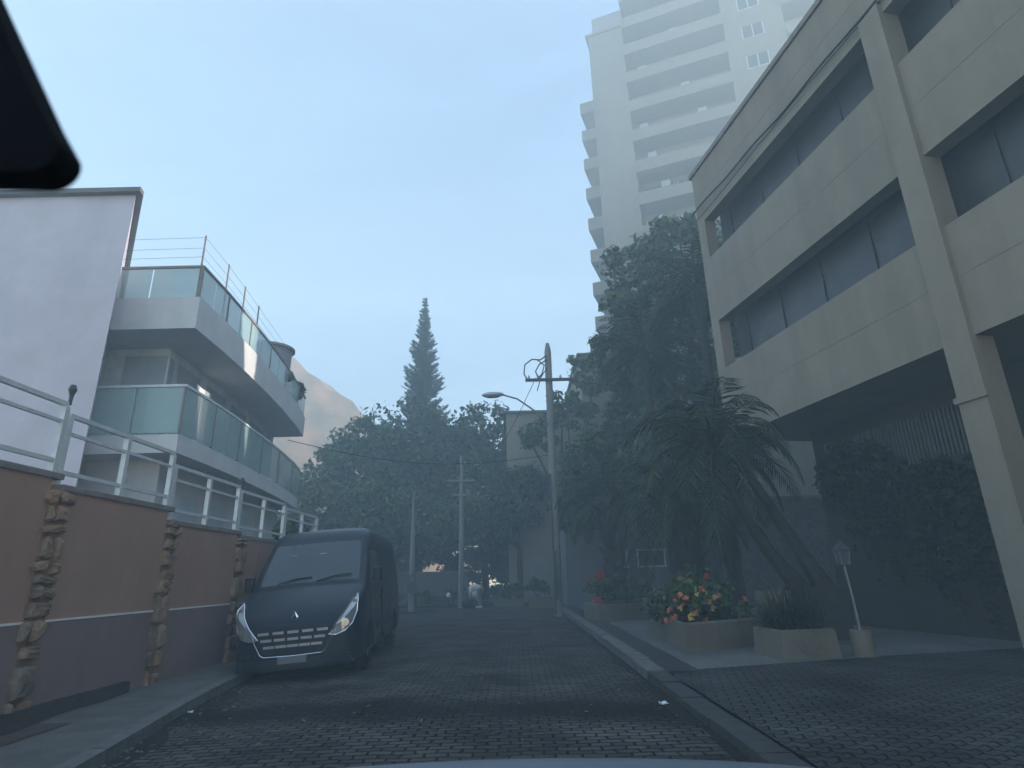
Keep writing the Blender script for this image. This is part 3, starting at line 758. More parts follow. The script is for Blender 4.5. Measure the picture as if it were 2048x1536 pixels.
# ------------------------------------------------------------------ houses beyond
bh = thing('beige_house', 'plain beige house half hidden by foliage behind the cable pole', 'building', (5, 37, 0))
MB().box(-.4, 4.2, 34.6, 44, -.1, 10.8).build('wall', beige2, bh)
MB().box(4.201, 12, 34.0, 44, -.1, 14.2).build('wall', beige2, bh)
MB().box(-.6, 4.199, 34.4, 44, 10.802, 10.95).build('roof', tile_roof, bh)
MB().box(4.0, 12.2, 33.8, 44, 14.202, 14.35).build('roof', tile_roof, bh)
for x, z in ((1.0, 5.6), (2.6, 5.6), (5.6, 9.6), (8.2, 9.6)):
    MB().box(x, x + 1.1, 33.96 if x > 4 else 34.56, 34.9, z, z + 1.3).build('window', darkrecess, bh)
MB().box(.75, 1.75, 34.55, 34.7, .1, 2.5).build('door', mat('pale_door', (.50, .52, .50), .6, .15, 3), bh)
MB().box(2.4, 3.4, 34.55, 34.7, .1, 2.7).build('door', mat('pale_door_grey', (.46, .48, .47), .6, .15, 3), bh)
gh = thing('low_house', 'low grey house with a stone clad wall and blue door behind the palms', 'building', (7, 29, 0))
MB().box(2.3, 9.35, 28.4, 33, .0, 4.6).build('wall', greyhouse, gh)
MB().box(9.35, 17.5, 28.2, 33, .0, 4.6).build('stone_wall', stoneclad, gh)
MB().box(2.1, 17.7, 28.0, 33, 4.602, 4.75).build('roof', tile_roof, gh)
for x0, x1 in ((4.2, 5.1), (5.62, 6.85)):
    wf = MB().box(x0, x1, 28.36, 28.5, 1.78, 2.44).build('window', darkrecess, gh)
    fb = MB(); fb.box(x0 - .06, x1 + .06, 28.30, 28.359, 1.71, 1.78); fb.box(x0 - .06, x1 + .06, 28.30, 28.359, 2.44, 2.50)
    for q in (x0, x1): fb.box(q - .05, q + .01, 28.30, 28.359, 1.781, 2.439)
    fb.build('frame', railwhite, wf)
poly = [(8.15, .12)] + [(8.7 + .55 * math.cos(a), 2.45 + .7 * math.sin(a)) for a in [PI - PI * i / 12 for i in range(13)]] + [(9.25, .12)]
MB().prism(poly, 'y', 28.36, 28.5).build('door', bluedoor, gh)

# ------------------------------------------------------------------ trees at the end of the street
G = 'broadleaf trees at the end of the street'
tree('broadleaf_tree', 'wide rounded tree whose crown hides the foot of the tall pine', -6.6, 40, 13, [(0, 0, 10.0, 5.0, 4, 3.7), (-2.8, -.5, 8.2, 4.0, 3, 3.4), (2.8, -.4, 8.6, 4.0, 3, 3.6), (0, -1, 5.6, 4.6, 3, 2.6)], leaf_a, 1, .32, 17000, .38, G)
tree('broadleaf_tree', 'dense tree left of the thin grey pole with the round sign', -10.8, 39, 12, [(0, 0, 8.2, 3.6, 3, 3.2), (-1.5, -.6, 5.4, 3.4, 2.6, 2.9), (1.4, 0, 10.2, 2.6, 2, 2.2), (1.5, -1, 4.6, 3.2, 2.4, 2.2)], leaf_b, 2, .28, 13000, .36, G)
tree('broadleaf_tree', 'broad tree behind the bare concrete pole in the road bend', -2.0, 40, 12, [(0, 0, 9.8, 4.0, 3.2, 3.4), (-.5, -1, 6.0, 4.0, 3, 3.0), (2.2, .5, 8.0, 2.9, 2.4, 3.0), (1.5, -1, 4.6, 3.2, 2.4, 2.0)], leaf_a, 3, .28, 14000, .36, G)
tree('broadleaf_tree', 'low leafy tree with white sunlit flecks beside the curved grey house', -12.4, 34, 8, [(0, 0, 5.0, 3.0, 2.6, 2.3), (2.4, .5, 3.6, 2.4, 2, 1.9)], leaf_c, 4, .2, 5200, .30, G)
tree('broadleaf_tree', 'spreading tree overhanging the bend behind the round sign', -7.6, 35.5, 7, [(0, 0, 5.0, 3.4, 2.2, 2.2), (2.8, .3, 4.4, 2.8, 2.0, 1.9), (5.2, .6, 4.6, 2.4, 1.8, 1.8)], leaf_b, 5, .2, 9500, .28, G)
tree('broadleaf_tree', 'leafy tree in front of the beige house beyond the bending person', .2, 33.6, 8, [(0, 0, 5.6, 2.4, 1.4, 2.2), (-1.5, .2, 4.2, 2.2, 1.3, 1.4)], leaf_a, 6, .18, 7000, .26, G)
tree('broadleaf_tree', 'tree with spiky leaf tufts against the sky left of the cable pole', 2.6, 31.5, 12, [(-1.2, 0, 8.6, 1.6, 1.3, 1.4), (.5, 0, 10.2, 1.6, 1.4, 1.6), (2.2, .3, 12.4, 1.8, 1.6, 1.8), (1.2, -.2, 6.6, 2.2, 1.4, 2.0)], leaf_b, 8, .2, 5200, .34, G)
tree('broadleaf_tree', 'dark tree filling the gap behind the cable pole and flower planter', 4.4, 26.2, 9, [(0, 0, 6.2, 2.0, 1.6, 2.4), (-1.6, .4, 4.6, 1.5, 1.4, 1.7), (1.2, 0, 8.4, 1.7, 1.5, 1.8)], leaf_a, 9, .22, 9000, .28, G)
tree('broadleaf_tree', 'tall dark tree towering behind the palms next to the beige block', 7.6, 24.5, 16, [(-1.8, 0, 14.2, 1.9, 2, 2.4), (.2, 0, 16.2, 2.1, 2, 2.0), (-2.4, 0, 10.6, 1.8, 1.8, 2.4), (.6, 0, 11.8, 2.8, 2.2, 2.8), (2.6, .6, 14.6, 2.0, 2, 2.2), (0, 0, 8.0, 2.6, 2, 2.4), (-1.0, -.3, 5.6, 2.6, 1.8, 2.0), (3.0, -.6, 12.0, 2.2, 1.8, 2.6), (-1.6, -.4, 12.6, 2.2, 1.8, 2.4)], leaf_a, 10, .3, 20000, .32, G)
# white flecks on the low tree imitate patches of sunlight
bl = MB(); rb = np.random.default_rng(77)
for cx, cy, cz in ((-12.7, 31.5, 5.1), (-12.1, 31.4, 4.9), (-10.4, 32.2, 5.1)):
    V, F = leaves((cx, cy, cz), (.34, .2, .22), 26, .16, rb, aspect=1.2, clumps=5); bl.np(V, F)
lt = [o for o in COL.objects if o.get('label', '').startswith('low leafy tree with white')][0]
bl.build('sunfleck', sunfleck_white, lt)

# tall Norfolk pine
pt = thing('pine_tree', 'very tall slender pine with tiered branches standing above all the other trees', 'tree', (-7.2, 45, 0))
MB().tube([(-7.2, 45, -.1), (-7.15, 45, 12), (-7.05, 45, 24.0)], [.42, .28, .03], 9).build('trunk', bark, pt, smooth=True)
pb = MB(); rp = random.Random(17); z = 8.5
while z < 24.0:
    u = (z - 8.5) / 15.6; Lb = (2.7 * (1 - u) ** .95 + .10) * rp.uniform(.88, 1.08); nb = 8
    a0 = rp.uniform(0, PI)
    for k in range(nb):
        if rp.random() < .10: continue
        a = a0 + 2 * PI * k / nb + rp.uniform(-.15, .15); Lk = Lb * rp.uniform(.72, 1.15)
        d = Vector((math.cos(a), math.sin(a), 0)); s = Vector((-d.y, d.x, 0)); base = Vector((-7.13, 45, z))
        pts = [base + d * Lk * q + Vector((0, 0, -.10 * Lk * math.sin(PI * q * .9) + .26 * Lk * q ** 2.2)) for q in (0, .25, .5, .75, 1)]
        pb.tube(pts, [.05, .035, .025, .018, .008], 4, cap=False)
        m = int(10 + Lk * 16)
        for j in range(m):
            q = .12 + .88 * j / (m - 1); i = min(int(q * 4), 3); p = pts[i].lerp(pts[i + 1], q * 4 - i)
            for sg in (-1, 1):
                l = (.26 + .20 * math.sin(PI * q)) * (.35 + .65 * min(1, (1 - u) * 2.2)) * rp.uniform(.7, 1.2) * min(1, .5 + Lk * .3)
                tip = p + s * sg * l + d * l * .55 + Vector((0, 0, rp.uniform(.02, .22) * l * 2))
                wv = d * .045 + Vector((0, 0, .035))
                pb.add([p - wv, (p + tip) / 2 - wv * 1.2, tip, (p + tip) / 2 + wv * 1.2], [(0, 1, 2, 3)])
    z += .60 * (1 - .55 * u)
pb.build('crown', leaf_pine, pt)

# undergrowth beyond the bend
for k, (x, y, rx_, h, lab) in enumerate(((-6.6, 32.2, .9, 1.0, 'low dark shrub between the thin pole and the knobbed bollard'), (-4.9, 32.4, .8, .95, 'low dark shrub right of the knobbed bollard'),
        (-3.6, 32.6, .7, 1.1, 'low dark shrub immediately left of the bare concrete pole'))):
    t = thing('shrub', lab, 'shrub', (x, y, 0), 'shrubs along the road bend')
    c = MB(); V, F = leaves((x, y, h * .5), (rx_, .6, h * .55), 650, .16, np.random.default_rng(60 + k)); c.np(V, F); c.build('foliage', leaf_a, t)
    MB().tube([(x, y, -.1), (x, y, .5)], .04, 6).build('stem', bark, t)
hd2 = thing('hedge', 'tall dark hedge closing the view behind the tree trunks at the bend', 'hedge', (-6, 43, 0))
c = MB(); rngh = np.random.default_rng(33)
for i in range(14):
    V, F = leaves((-15.5 + i * 1.15, 43.5, 3.2 + .3 * math.sin(i * 1.7)), (1.4, .8, 3.6), 1000, .34, rngh, shell=.3); c.np(V, F)
for hx, hy in ((-1.3, 41), (-.9, 38.5)):
    V, F = leaves((hx, hy, 1.8), (.8, .7, 2.4), 900, .3, rngh, shell=.2); c.np(V, F)
c.build('foliage', leaf_a, hd2)
for i in range(4): MB().tube([(-13 + i * 4, 43.6, -.1), (-13 + i * 4, 43.6, 3.5)], .09, 6).build('stem', bark, hd2)
lw = thing('low_wall', 'low pale garden wall glimpsed between the dark trunks', 'wall', (-5.5, 36.5, 0))
MB().box(-10, -2.8, 36.4, 36.6, -.1, 1.75).build('wall_panel', stained('garden_wall', (.30, .29, .29), (.2, .2, .2)), lw)
MB().box(-10.05, -2.75, 36.35, 36.65, 1.752, 1.82).build('coping', coping, lw)

# ------------------------------------------------------------------ poles, lamp, sign
p1 = thing('utility_pole', 'thin grey concrete pole carrying the round sign at the road bend', 'pole', (-5.0, 29.8, 0), 'concrete poles at the bend')
MB().tube([(-5.0, 29.8, -.1), (-5.02, 29.8, 2.4), (-5.03, 29.8, 5.6)], [.16, .125, .05], 12).build('shaft', concpole, p1, smooth=True)
sg = thing('road_sign', 'small round sign with a square plate strapped to the thin pole', 'sign', (-5.0, 29.6, 1.2))
MB().tube([(-4.98, 29.62, 1.42), (-4.98, 29.60, 1.42)], .20, 18).build('disc', mat('sign_grey', (.34, .34, .36), .5, .12, 6), sg)
b = MB(); b.loft([[(-4.98 + r_ * math.cos(a), yy, 1.42 + r_ * math.sin(a)) for a in (2 * PI * i / 20 for i in range(20))] for r_, yy in ((.205, 29.595), (.165, 29.592))])
b.build('rim', mat('sign_red', (.22, .09, .09), .5, .12, 6), sg)
MB().box(-5.2, -4.68, 29.61, 29.63, .80, 1.18).build('plate', mat('sign_plate', (.26, .23, .25), .5, .12, 6), sg)
p2 = thing('utility_pole', 'bare grey concrete pole with short crossarms standing left of the bending person', 'pole', (-2.8, 31.6, 0), 'concrete poles at the bend')
MB().tube([(-2.8, 31.6, -.1), (-2.81, 31.6, 3.5), (-2.82, 31.6, 7.7)], [.155, .125, .09], 12).build('shaft', concpole, p2, smooth=True)
for z, l in ((6.35, .75), (5.6, .5)):
    MB().box(-2.82 - l, -2.82 + l, 31.46, 31.54, z - .045, z + .045).build('crossarm', concpole, p2)
wb = MB()
for k, z in enumerate((4.35, 4.15, 4.0)):
    wb.tube([(-2.7 + 1.6 * q, 31.5 + q * 1.2, z - .28 * math.sin(PI * q)) for q in [i / 10 for i in range(11)]], .012, 4)
tag(wb.build('overhead_cable', cable), 'slack loops of overhead cable hanging right of the bare pole', 'cable')
p3 = thing('utility_pole', 'tall dark topped cable pole at the right kerb in front of the beige house', 'pole', (1.52, 23.2, 0))
MB().tube([(1.52, 23.2, -.1), (1.52, 23.2, 5), (1.53, 23.2, 10.4), (1.53, 23.2, 10.75)], [.17, .15, .14, .07], 12).build('shaft', concpole, p3, smooth=True)
MB().box(.55, 2.7, 23.0, 23.08, 9.02, 9.14).build('crossarm', darkmetal, p3)
for x in (.7, 1.1, 2.0, 2.5): MB().tube([(x, 23.04, 9.14), (x, 23.04, 9.2), (x, 23.04, 9.28)], [.03, .05, .03], 8).build('insulator', greybar, p3)
MB().box(1.38, 1.52, 22.86, 23.02, .6, 2.3).build('meter_box', darkmetal, p3)
MB().tube([(1.40, 23.03, .1), (1.40, 23.03, 5.2)], .035, 8).build('conduit', darkmetal, p3)
lp = MB()
lp.tube([(1.46, 23.05, 10.15), (1.2, 23.03, 9.95), (.85, 23.02, 9.98), (.55, 23.02, 9.75), (.50, 23.02, 9.35), (.62, 23.02, 9.12)], .03, 6)
lp.tube([(1.46, 23.05, 9.95), (1.15, 23.03, 9.75), (.98, 23.02, 9.45), (1.1, 23.02, 9.1)], .028, 6)
lp.tube([(1.05, 23.03, 9.97), (1.35, 23.03, 9.72), (1.25, 23.03, 9.35), (1.0, 23.02, 9.0)], .028, 6)
lp.tube([(1.46, 23.05, 9.6), (1.2, 23.02, 9.2), (1.02, 23.02, 8.6)], .022, 6)
lp.build('cable_loop', cable, p3)
sl_ = thing('street_lamp', 'street lamp with an oval head on a curved arm reaching over the road', 'lamp', (1.5, 23.0, 7.2))
MB().tube([(1.45, 23.05, 7.15), (.9, 23.0, 7.75), (.2, 22.9, 8.25), (-.4, 22.85, 8.42)], .035, 8).build('arm', steel, sl_, smooth=True)
b = MB(); b.loft([[(-.4 - .0 + x, 22.85 + .16 * r_ * math.cos(a), 8.44 + zc + .10 * r_ * math.sin(a)) for a in (2 * PI * i / 14 for i in range(14))] for x, r_, zc in ((.06, .3, 0), (-.05, .8, 0), (-.3, 1.15, -.01), (-.6, 1.1, -.02), (-.78, .6, -.02), (-.83, .15, -.02))], True, True)
b.build('lamp_head', greybar, sl_, smooth=True)
b = MB(); b.loft([[(-.4 + x, 22.85 + .13 * r_ * math.cos(a), 8.36 - .07 * r_ * abs(math.sin(a)) ) for a in (PI + PI * i / 8 for i in range(9))] for x, r_ in ((-.12, .5), (-.3, 1), (-.55, 1), (-.72, .4))], closed=False)
b.build('lens', lensm, sl_)
# wires running from the cable pole to the left house and along the street
for k, (a, c, sag, lab) in enumerate((((1.5, 23.2, 9.2), (9.0, 24.8, 9.6), .35, 'dark overhead cable from the cable pole towards the tall dark tree'), ((1.5, 23.2, 5.2), (-2.75, 31.6, 6.3), .5, 'lower dark overhead cable between the cable pole and the bare pole'), ((1.0, 23.05, 9.2), (-2.4, 31.5, 6.4), .7, 'upper dark overhead cable between the cable pole and the bare pole'), ((1.5, 23.2, 6.0), (-8.0, 20.5, 6.2), .6, 'dark overhead cable sagging across the road to the grey terraced house'))):
    wb = MB(); wb.tube([tuple(a[i] + (c[i] - a[i]) * q - (sag * math.sin(PI * q) if i == 2 else 0) for i in range(3)) for q in [j / 16 for j in range(17)]], .014, 5)
    tag(wb.build('overhead_cable', cable), lab, 'cable')

# bollards near the bend
bo = thing('bollard', 'short dark bollard with a pale knob left of the bare pole', 'bollard', (-3.4, 31.2, 0))
MB().tube([(-3.4, 31.2, -.05), (-3.4, 31.2, .52)], .05, 8).build('shaft', darkmetal, bo)
MB().tube([(-3.4, 31.2, .52), (-3.4, 31.2, .58), (-3.4, 31.2, .68), (-3.4, 31.2, .74)], [.06, .11, .11, .04], 10).build('knob', whiteline, bo)
rbg = MB(); rngb = np.random.default_rng(4)
tk2 = thing('rubbish_bag', 'black rubbish bag slumped on the ground right of the bare pole', 'bag', (-2.35, 31.4, 0))
n = 14; rings = []
for i in range(9):
    u = i / 8; zz = .42 * u; r_ = .36 * math.sin(PI * (.22 + .74 * u)) ** .7
    rings.append([(-2.35 + (r_ + .03 * math.sin(j * 2.1 + i)) * math.cos(2 * PI * j / n) * 1.05, 31.4 + (r_ + .03 * math.sin(j * 1.7 + i * 2)) * math.sin(2 * PI * j / n), zz + .015 * math.sin(j * 3)) for j in range(n)])
MB().loft(rings, True, True).build('sack', rubbish, tk2, smooth=True)
MB().tube([(-2.35, 31.4, .40), (-2.34, 31.4, .47), (-2.32, 31.4, .55)], [.06, .035, .08], 8).build('knot', rubbish, tk2)

# ------------------------------------------------------------------ person bending down
def person(x, y, z):
    t = thing('person', 'person in a white top and white shorts bending forward beside the bare pole', 'person', (x, y, z))
    P = {}; 
    V = [('pelvis', (0, 0, .86), .13), ('waist', (-.12, -.02, .93), .12), ('chest', (-.32, -.04, .93), .135), ('neckb', (-.46, -.05, .90), .07), ('neck', (-.52, -.055, .88), .052),
         ('headb', (-.58, -.06, .86), .08), ('head', (-.66, -.065, .83), .095), ('brow', (-.72, -.07, .79), .07),
         ('hipl', (.01, -.09, .84), .11), ('kneel', (-.05, -.11, .47), .065), ('anklel', (.03, -.12, .09), .042), ('footl', (-.04, -.12, .04), .038), ('toel', (-.16, -.12, .03), .03),
         ('hipr', (.01, .09, .84), .11), ('kneer', (.02, .13, .47), .065), ('ankler', (.12, .15, .09), .042), ('footr', (.05, .15, .04), .038), ('toer', (-.07, .15, .03), .03),
         ('shl', (-.40, -.20, .89), .062), ('elbl', (-.40, -.24, .62), .043), ('wril', (-.46, -.20, .40), .028), ('handl', (-.475, -.19, .33), .034),
         ('shr', (-.40, .12, .89), .062), ('elbr', (-.42, .15, .62), .043), ('wrir', (-.48, .12, .40), .028), ('handr', (-.495, .11, .33), .034)]
    E = [('pelvis', 'waist'), ('waist', 'chest'), ('chest', 'neckb'), ('neckb', 'neck'), ('neck', 'headb'), ('headb', 'head'), ('head', 'brow'), ('pelvis', 'hipl'), ('hipl', 'kneel'), ('kneel', 'anklel'), ('anklel', 'footl'), ('footl', 'toel'),
         ('pelvis', 'hipr'), ('hipr', 'kneer'), ('kneer', 'ankler'), ('ankler', 'footr'), ('footr', 'toer'), ('chest', 'shl'), ('shl', 'elbl'), ('elbl', 'wril'), ('wril', 'handl'), ('chest', 'shr'), ('shr', 'elbr'), ('elbr', 'wrir'), ('wrir', 'handr')]
    for hn_, sgn in (('handl', -1), ('handr', 1)):
        h = dict((a, p) for a, p, _ in V)[hn_]
        for q in range(4):
            l = (.075, .085, .08, .062)[q]; ox = -.03 + .02 * q
            V += [(f'{hn_}{q}a', (h[0] + ox, h[1], h[2] - .045), .009), (f'{hn_}{q}b', (h[0] + ox - .008, h[1] - .012 * sgn, h[2] - .045 - l * .9), .007)]
            E += [(hn_, f'{hn_}{q}a'), (f'{hn_}{q}a', f'{hn_}{q}b')]
        V += [(f'{hn_}t', (h[0] - .05, h[1] - .02 * sgn, h[2] - .03), .010)]; E += [(hn_, f'{hn_}t')]
    idx = {a: i for i, (a, _, _) in enumerate(V)}
    me = bpy.data.meshes.new('body'); me.from_pydata([p for _, p, _ in V], [(idx[a], idx[b_]) for a, b_ in E], []); me.update()
    o = bpy.data.objects.new('body', me); COL.objects.link(o); o.parent = t
    o.modifiers.new('skin', 'SKIN'); s = o.modifiers.new('sub', 'SUBSURF'); s.levels = s.render_levels = 2
    for i, (_, _, r_) in enumerate(V):
        me.skin_vertices[0].data[i].radius = (r_, r_)
    me.skin_vertices[0].data[0].use_root = True
    me.materials.append(skin)
    def garment(name, pts, m):
        b = MB(); b.tube([(x + p[0], y + p[1], z + p[2]) for p, _ in pts], [r_ for _, r_ in pts], 14); return b.build(name, m, t, smooth=True)
    garment('shirt', [((.03, 0, .90), .165), ((-.10, -.02, .945), .165), ((-.28, -.04, .945), .18), ((-.42, -.045, .915), .155), ((-.48, -.05, .895), .09)], whitecloth)
    garment('sleeve', [((-.36, -.12, .90), .09), ((-.40, -.20, .88), .088), ((-.40, -.225, .74), .07)], whitecloth)
    garment('sleeve', [((-.36, .05, .90), .09), ((-.40, .12, .88), .088), ((-.415, .14, .74), .07)], whitecloth)
    garment('shorts', [((-.02, 0, .95), .16), ((.05, 0, .87), .20), ((.0, 0, .76), .19)], mat('pale_shorts', (.50, .48, .45), .85, .1, 20))
    garment('shorts_leg', [((.01, -.09, .82), .125), ((-.03, -.105, .60), .10)], MATS['pale_shorts'])
    garment('shorts_leg', [((.01, .09, .82), .125), ((.02, .12, .60), .10)], MATS['pale_shorts'])
    garment('hair', [((-.575, -.06, .90), .06), ((-.63, -.062, .885), .10), ((-.70, -.066, .85), .085), ((-.74, -.07, .81), .04)], hairm)
    for q, yy in ((-.0, -.12), (.09, .15)): garment('shoe', [((.05 + q, yy, .045), .05), ((-.03 + q, yy, .045), .055), ((-.14 + q, yy, .035), .048), ((-.185 + q, yy, .03), .02)], whitecloth)
person(-1.88, 31.4, 0)

# ------------------------------------------------------------------ van
def van():
    t = thing('van', 'dark blue panel van with chrome trimmed grille parked against the left kerb', 'van', (0, 0, 0))
    PY, PP = [0, .03, .08, .16, .30, .60, 1.0], [.60, .74, .83, .895, .955, .99, 1.0]
    ZY, ZZ = [0, .04, .10, .20, .35, .62, .95, 1.78, 1.95, 2.25, 5.3, 5.48, 5.55], [.78, .88, .975, 1.06, 1.155, 1.29, 1.415, 2.26, 2.385, 2.46, 2.48, 2.44, 2.30]
    HW = lambda z: ip(z, [.15, .3, 1.2, 1.8, 2.3, 2.48], [.985, 1.03, 1.035, .985, .915, .885])
    pw = lambda y: ip(y, PY, PP); zt = lambda y: ip(y, ZY, ZZ)
    zb = lambda y: ip(y, [0, .12, .5, 5.3, 5.55], [.20, .17, .2, .28, .34])
    def ring(y):
        z0, z1 = zb(y), zt(y); p = pw(y); pts = []
        hts = [0, .05, .16, .3, .45, .6, .75, .87, .95]
        for h in hts:
            z = z0 + (z1 - z0) * h; k = 1.0
            if h == 0: k = .90
            if h >= .95: k = .975
            pts.append((HW(z) * p * k, z))
        wt = HW(z1) * p
        pts += [(wt * .93, z1 - (z1 - z0) * .012), (wt * .82, z1 + .002), (wt * .45, z1 + .018)]
        full = pts + [(0, z1 + .024)] + [(-a, c) for a, c in reversed(pts)]
        return [(a, y, c) for a, c in full]
    ys = [0, .03, .08, .16, .25, .35, .48, .62, .8, .95, 1.15, 1.35, 1.55, 1.78, 1.95, 2.25, 2.8, 3.4, 4.0, 4.6, 5.1, 5.3, 5.48, 5.55]
    b = MB(); b.loft([ring(y) for y in ys], True, True); b.build('body', vanpaint, t, smooth=True)
    yp = lambda x: ip(abs(x) / 1.03, PP, PY)
    yz = lambda z: ip(z, ZZ[:8], ZY[:8])
    def surf(x, z, o=.012): return (x, max(yp(x), yz(z)) - o, z)
    def patch(name, poly, m, o=.012, parent=None, th=.03):
        """closed polygon (x,z) on the nose, given thickness"""
        cx = sum(p[0] for p in poly) / len(poly); cz = sum(p[1] for p in poly) / len(poly)
        ringsF = []
        for k in (1, .8, .6, .4, .2, .02):
            ringsF.append([surf(cx + (p[0] - cx) * k, cz + (p[1] - cz) * k, o) for p in poly])
        back = [(p[0], p[1] + th, p[2]) for p in ringsF[0]]
        bb = MB(); bb.loft([back] + ringsF, False, True); return bb.build(name, m, parent or t, smooth=True)
    def dense(poly, n=6):
        r = []
        for i in range(len(poly)):
            a, c = poly[i], poly[(i + 1) % len(poly)]
            r += [(a[0] + (c[0] - a[0]) * k / n, a[1] + (c[1] - a[1]) * k / n) for k in range(n)]
        return r
    # windscreen (on the slope)
    def slope(x, y, o): 
        z = zt(y) + .020 + o; return (x, y, z)
    b = MB(); rows = []
    for i in range(9):
        y = .98 + (1.70 - .98) * i / 8; wv = HW(zt(y)) * pw(y) * .845 * (1 if 0 < i < 8 else .985)
        rows.append([slope(-wv + 2 * wv * j / 10, y - .012, .006 - .018 * abs(-1 + 2 * j / 10) ** 3) for j in range(11)])
    b.loft(rows, closed=False); wsn = b.build('windscreen', vanglass, t, smooth=True)
    b = MB(); b.loft([[slope(-.86 + 1.72 * j / 10, y, .010 - .02 * abs(-1 + .2 * j) ** 3) for j in range(11)] for y in (.90, .985)], closed=False); b.build('cowl', vanplastic, t)
    for x0, x1 in ((-.55, .02), (.12, .72)):
        MB().tube([slope(x0, .97, .03), slope((x0 + x1) / 2, 1.03, .035), slope(x1, 1.05, .03)], .012, 5).build('wiper', rubber, t)
    # bonnet shut line
    b = MB(); b.loft([[surf(x, ip(abs(x), [0, .5, .8, .93], [.835, .85, .98, 1.17]), .014) for x in frange(-.93, .93, .05)], [surf(x, ip(abs(x), [0, .5, .8, .93], [.835, .85, .98, 1.17]) + .014, .014) for x in frange(-.93, .93, .05)]], closed=False)
    b.build('bonnet_edge', vanplastic, t)
    # grille: dark panel, three bars with pale blocks, chrome U surround
    patch('grille', dense([(-.62, .79), (.62, .79), (.46, .43), (-.46, .43)]), vanplastic, .010)
    for k, z in enumerate((.735, .635, .535)):
        hw = .62 - (.79 - z) / .36 * .16 - .04
        b = MB(); b.loft([[surf(x, z + dz, .022) for x in frange(-hw, hw, .06)] for dz in (-.018, .018)], closed=False); b.build('grille_bar', greybar if False else vanpaint, t)
        for j in range(5):
            bb = MB(); xc = -hw + .10 + (2 * hw - .2) * j / 4
            bb.loft([[surf(x, z + dz, .030) for x in (xc - .085, xc, xc + .085)] for dz in (-.02, .02)], closed=False)
            bb.build('grille_block', greybar, t)
    cp = [(-.66, .80), (-.60, .62), (-.50, .43), (-.44, .395), (0, .385), (.44, .395), (.50, .43), (.60, .62), (.66, .80)]
    pts = []
    for a, c in zip(cp, cp[1:]):
        pts += [surf(a[0] + (c[0] - a[0]) * k / 5, a[1] + (c[1] - a[1]) * k / 5, .022) for k in range(5)]
    pts.append(surf(*cp[-1], .022))
    MB().tube(pts, .009, 6).build('grille_surround', chrome, t, smooth=True)
    # diamond emblem: a rhombus ring
    b = MB(); c0 = (0, .945); yy = surf(0, .945, .03)[1]
    for sgn in (1,):
        o = [(0, .095), (.062, 0), (0, -.095), (-.062, 0)]; i_ = [(0.012, .042), (.026, -.0), (-.012, -.042), (-.026, 0)]
        b.loft([[(p[0], yy + .02 + (-.04) * (p[1] / .2) * -1 * 0, c0[1] + p[1]) for p in o], [(p[0], yy, c0[1] + p[1]) for p in o], [(p[0], yy - .008, c0[1] + p[1]) for p in i_], [(p[0], yy + .02, c0[1] + p[1]) for p in i_]])
    b.build('emblem', chrome, t)
    # headlights
    for s in (-1, 1):
        poly = [(.54, .65), (.66, .63), (.80, .68), (.90, .78), (.955, .95), (.965, 1.12), (.93, 1.22), (.885, 1.16), (.80, 1.0), (.68, .82)]
        if s < 0: poly = [(-a, c) for a, c in reversed(poly)]
        hl = patch('headlight', dense(poly, 3), lensm, .018)
        MB().tube([surf(a, c, .024) for a, c in dense(poly, 3) + [dense(poly, 3)[0]]], .010, 5).build('rim', chrome, hl)
        b = MB(); b.tube([surf(s * .80, .80, .02), surf(s * .80, .80, .035)], .062, 14); b.build('lamp', chrome, hl)
        b = MB(); b.tube([surf(s * .915, 1.10, .02), surf(s * .915, 1.10, .03)], .035, 10); b.build('indicator', amber, hl)
    # bumper: plastic lower strip with an intake, fog lamps, plate
    patch('bumper', dense([(-.86, .36), (-.5, .345), (.5, .345), (.86, .36), (.9, .2), (-.9, .2)], 5), vanpaint, .035, th=.1)
    patch('intake', dense([(-.52, .315), (.52, .315), (.44, .225), (-.44, .225)], 5), vanplastic, .048)
    for s in (-1, 1):
        b = MB(); b.tube([surf(s * .76, .33, .02), surf(s * .76, .33, .055)], .04, 12); b.build('fog_lamp', greybar if False else vanglass, t)
        patch('corner_vent', dense([(s * .60, .44), (s * .84, .52), (s * .86, .40), (s * .64, .38)], 3), vanplastic, .016)
    yy = surf(0, .33, .06)[1]; MB().bbox(-.22, .22, yy - .012, yy + .05, .285, .385, .004).build('number_plate', platem, t)
    # side glass, door lines, rubbing strips, mirrors, wheels
    for s in (-1, 1):
        b = MB(); q = [(1.22, 1.40), (1.72, 1.98), (2.42, 2.02), (2.42, 1.40)]
        X = lambda z: s * (HW(z) + .008)
        b.add([(X(z), y, z) for y, z in q] + [(X(z) - s * .03, y, z) for y, z in q], [(0, 1, 2, 3)] + [(i, (i + 1) % 4, 4 + (i + 1) % 4, 4 + i) for i in range(4)]); b.build('side_window', vanglass, t)
        db = MB()
        for y in (1.12, 2.52, 2.60, 3.75):
            db.box(s * (HW(1.1) - .02), s * (HW(1.1) + .006), y - .006, y + .006, .35, 1.28)
            db.add([(s * (HW(z) + .004), yy_, z) for z, yy_ in ((1.28, y - .006), (1.28, y + .006), (2.1, y + .006), (2.1, y - .006))], [(0, 1, 2, 3)])
        db.build('door_seam', rubber, t)
        MB().box(s * (HW(.62) - .01), s * (HW(.62) + .022), 1.55, 4.05, .56, .68).build('rubbing_strip', vanplastic, t)
        MB().box(s * (HW(1.12) - .01), s * (HW(1.12) + .03), 2.26, 2.46, 1.10, 1.15).build('door_handle', vanplastic, t)
        mr = MB().bbox(s * 1.06 if s > 0 else -1.22, s * 1.22 if s > 0 else -1.06, 1.24, 1.36, 1.40, 1.66, .03).build('wing_mirror', vanplastic, t)
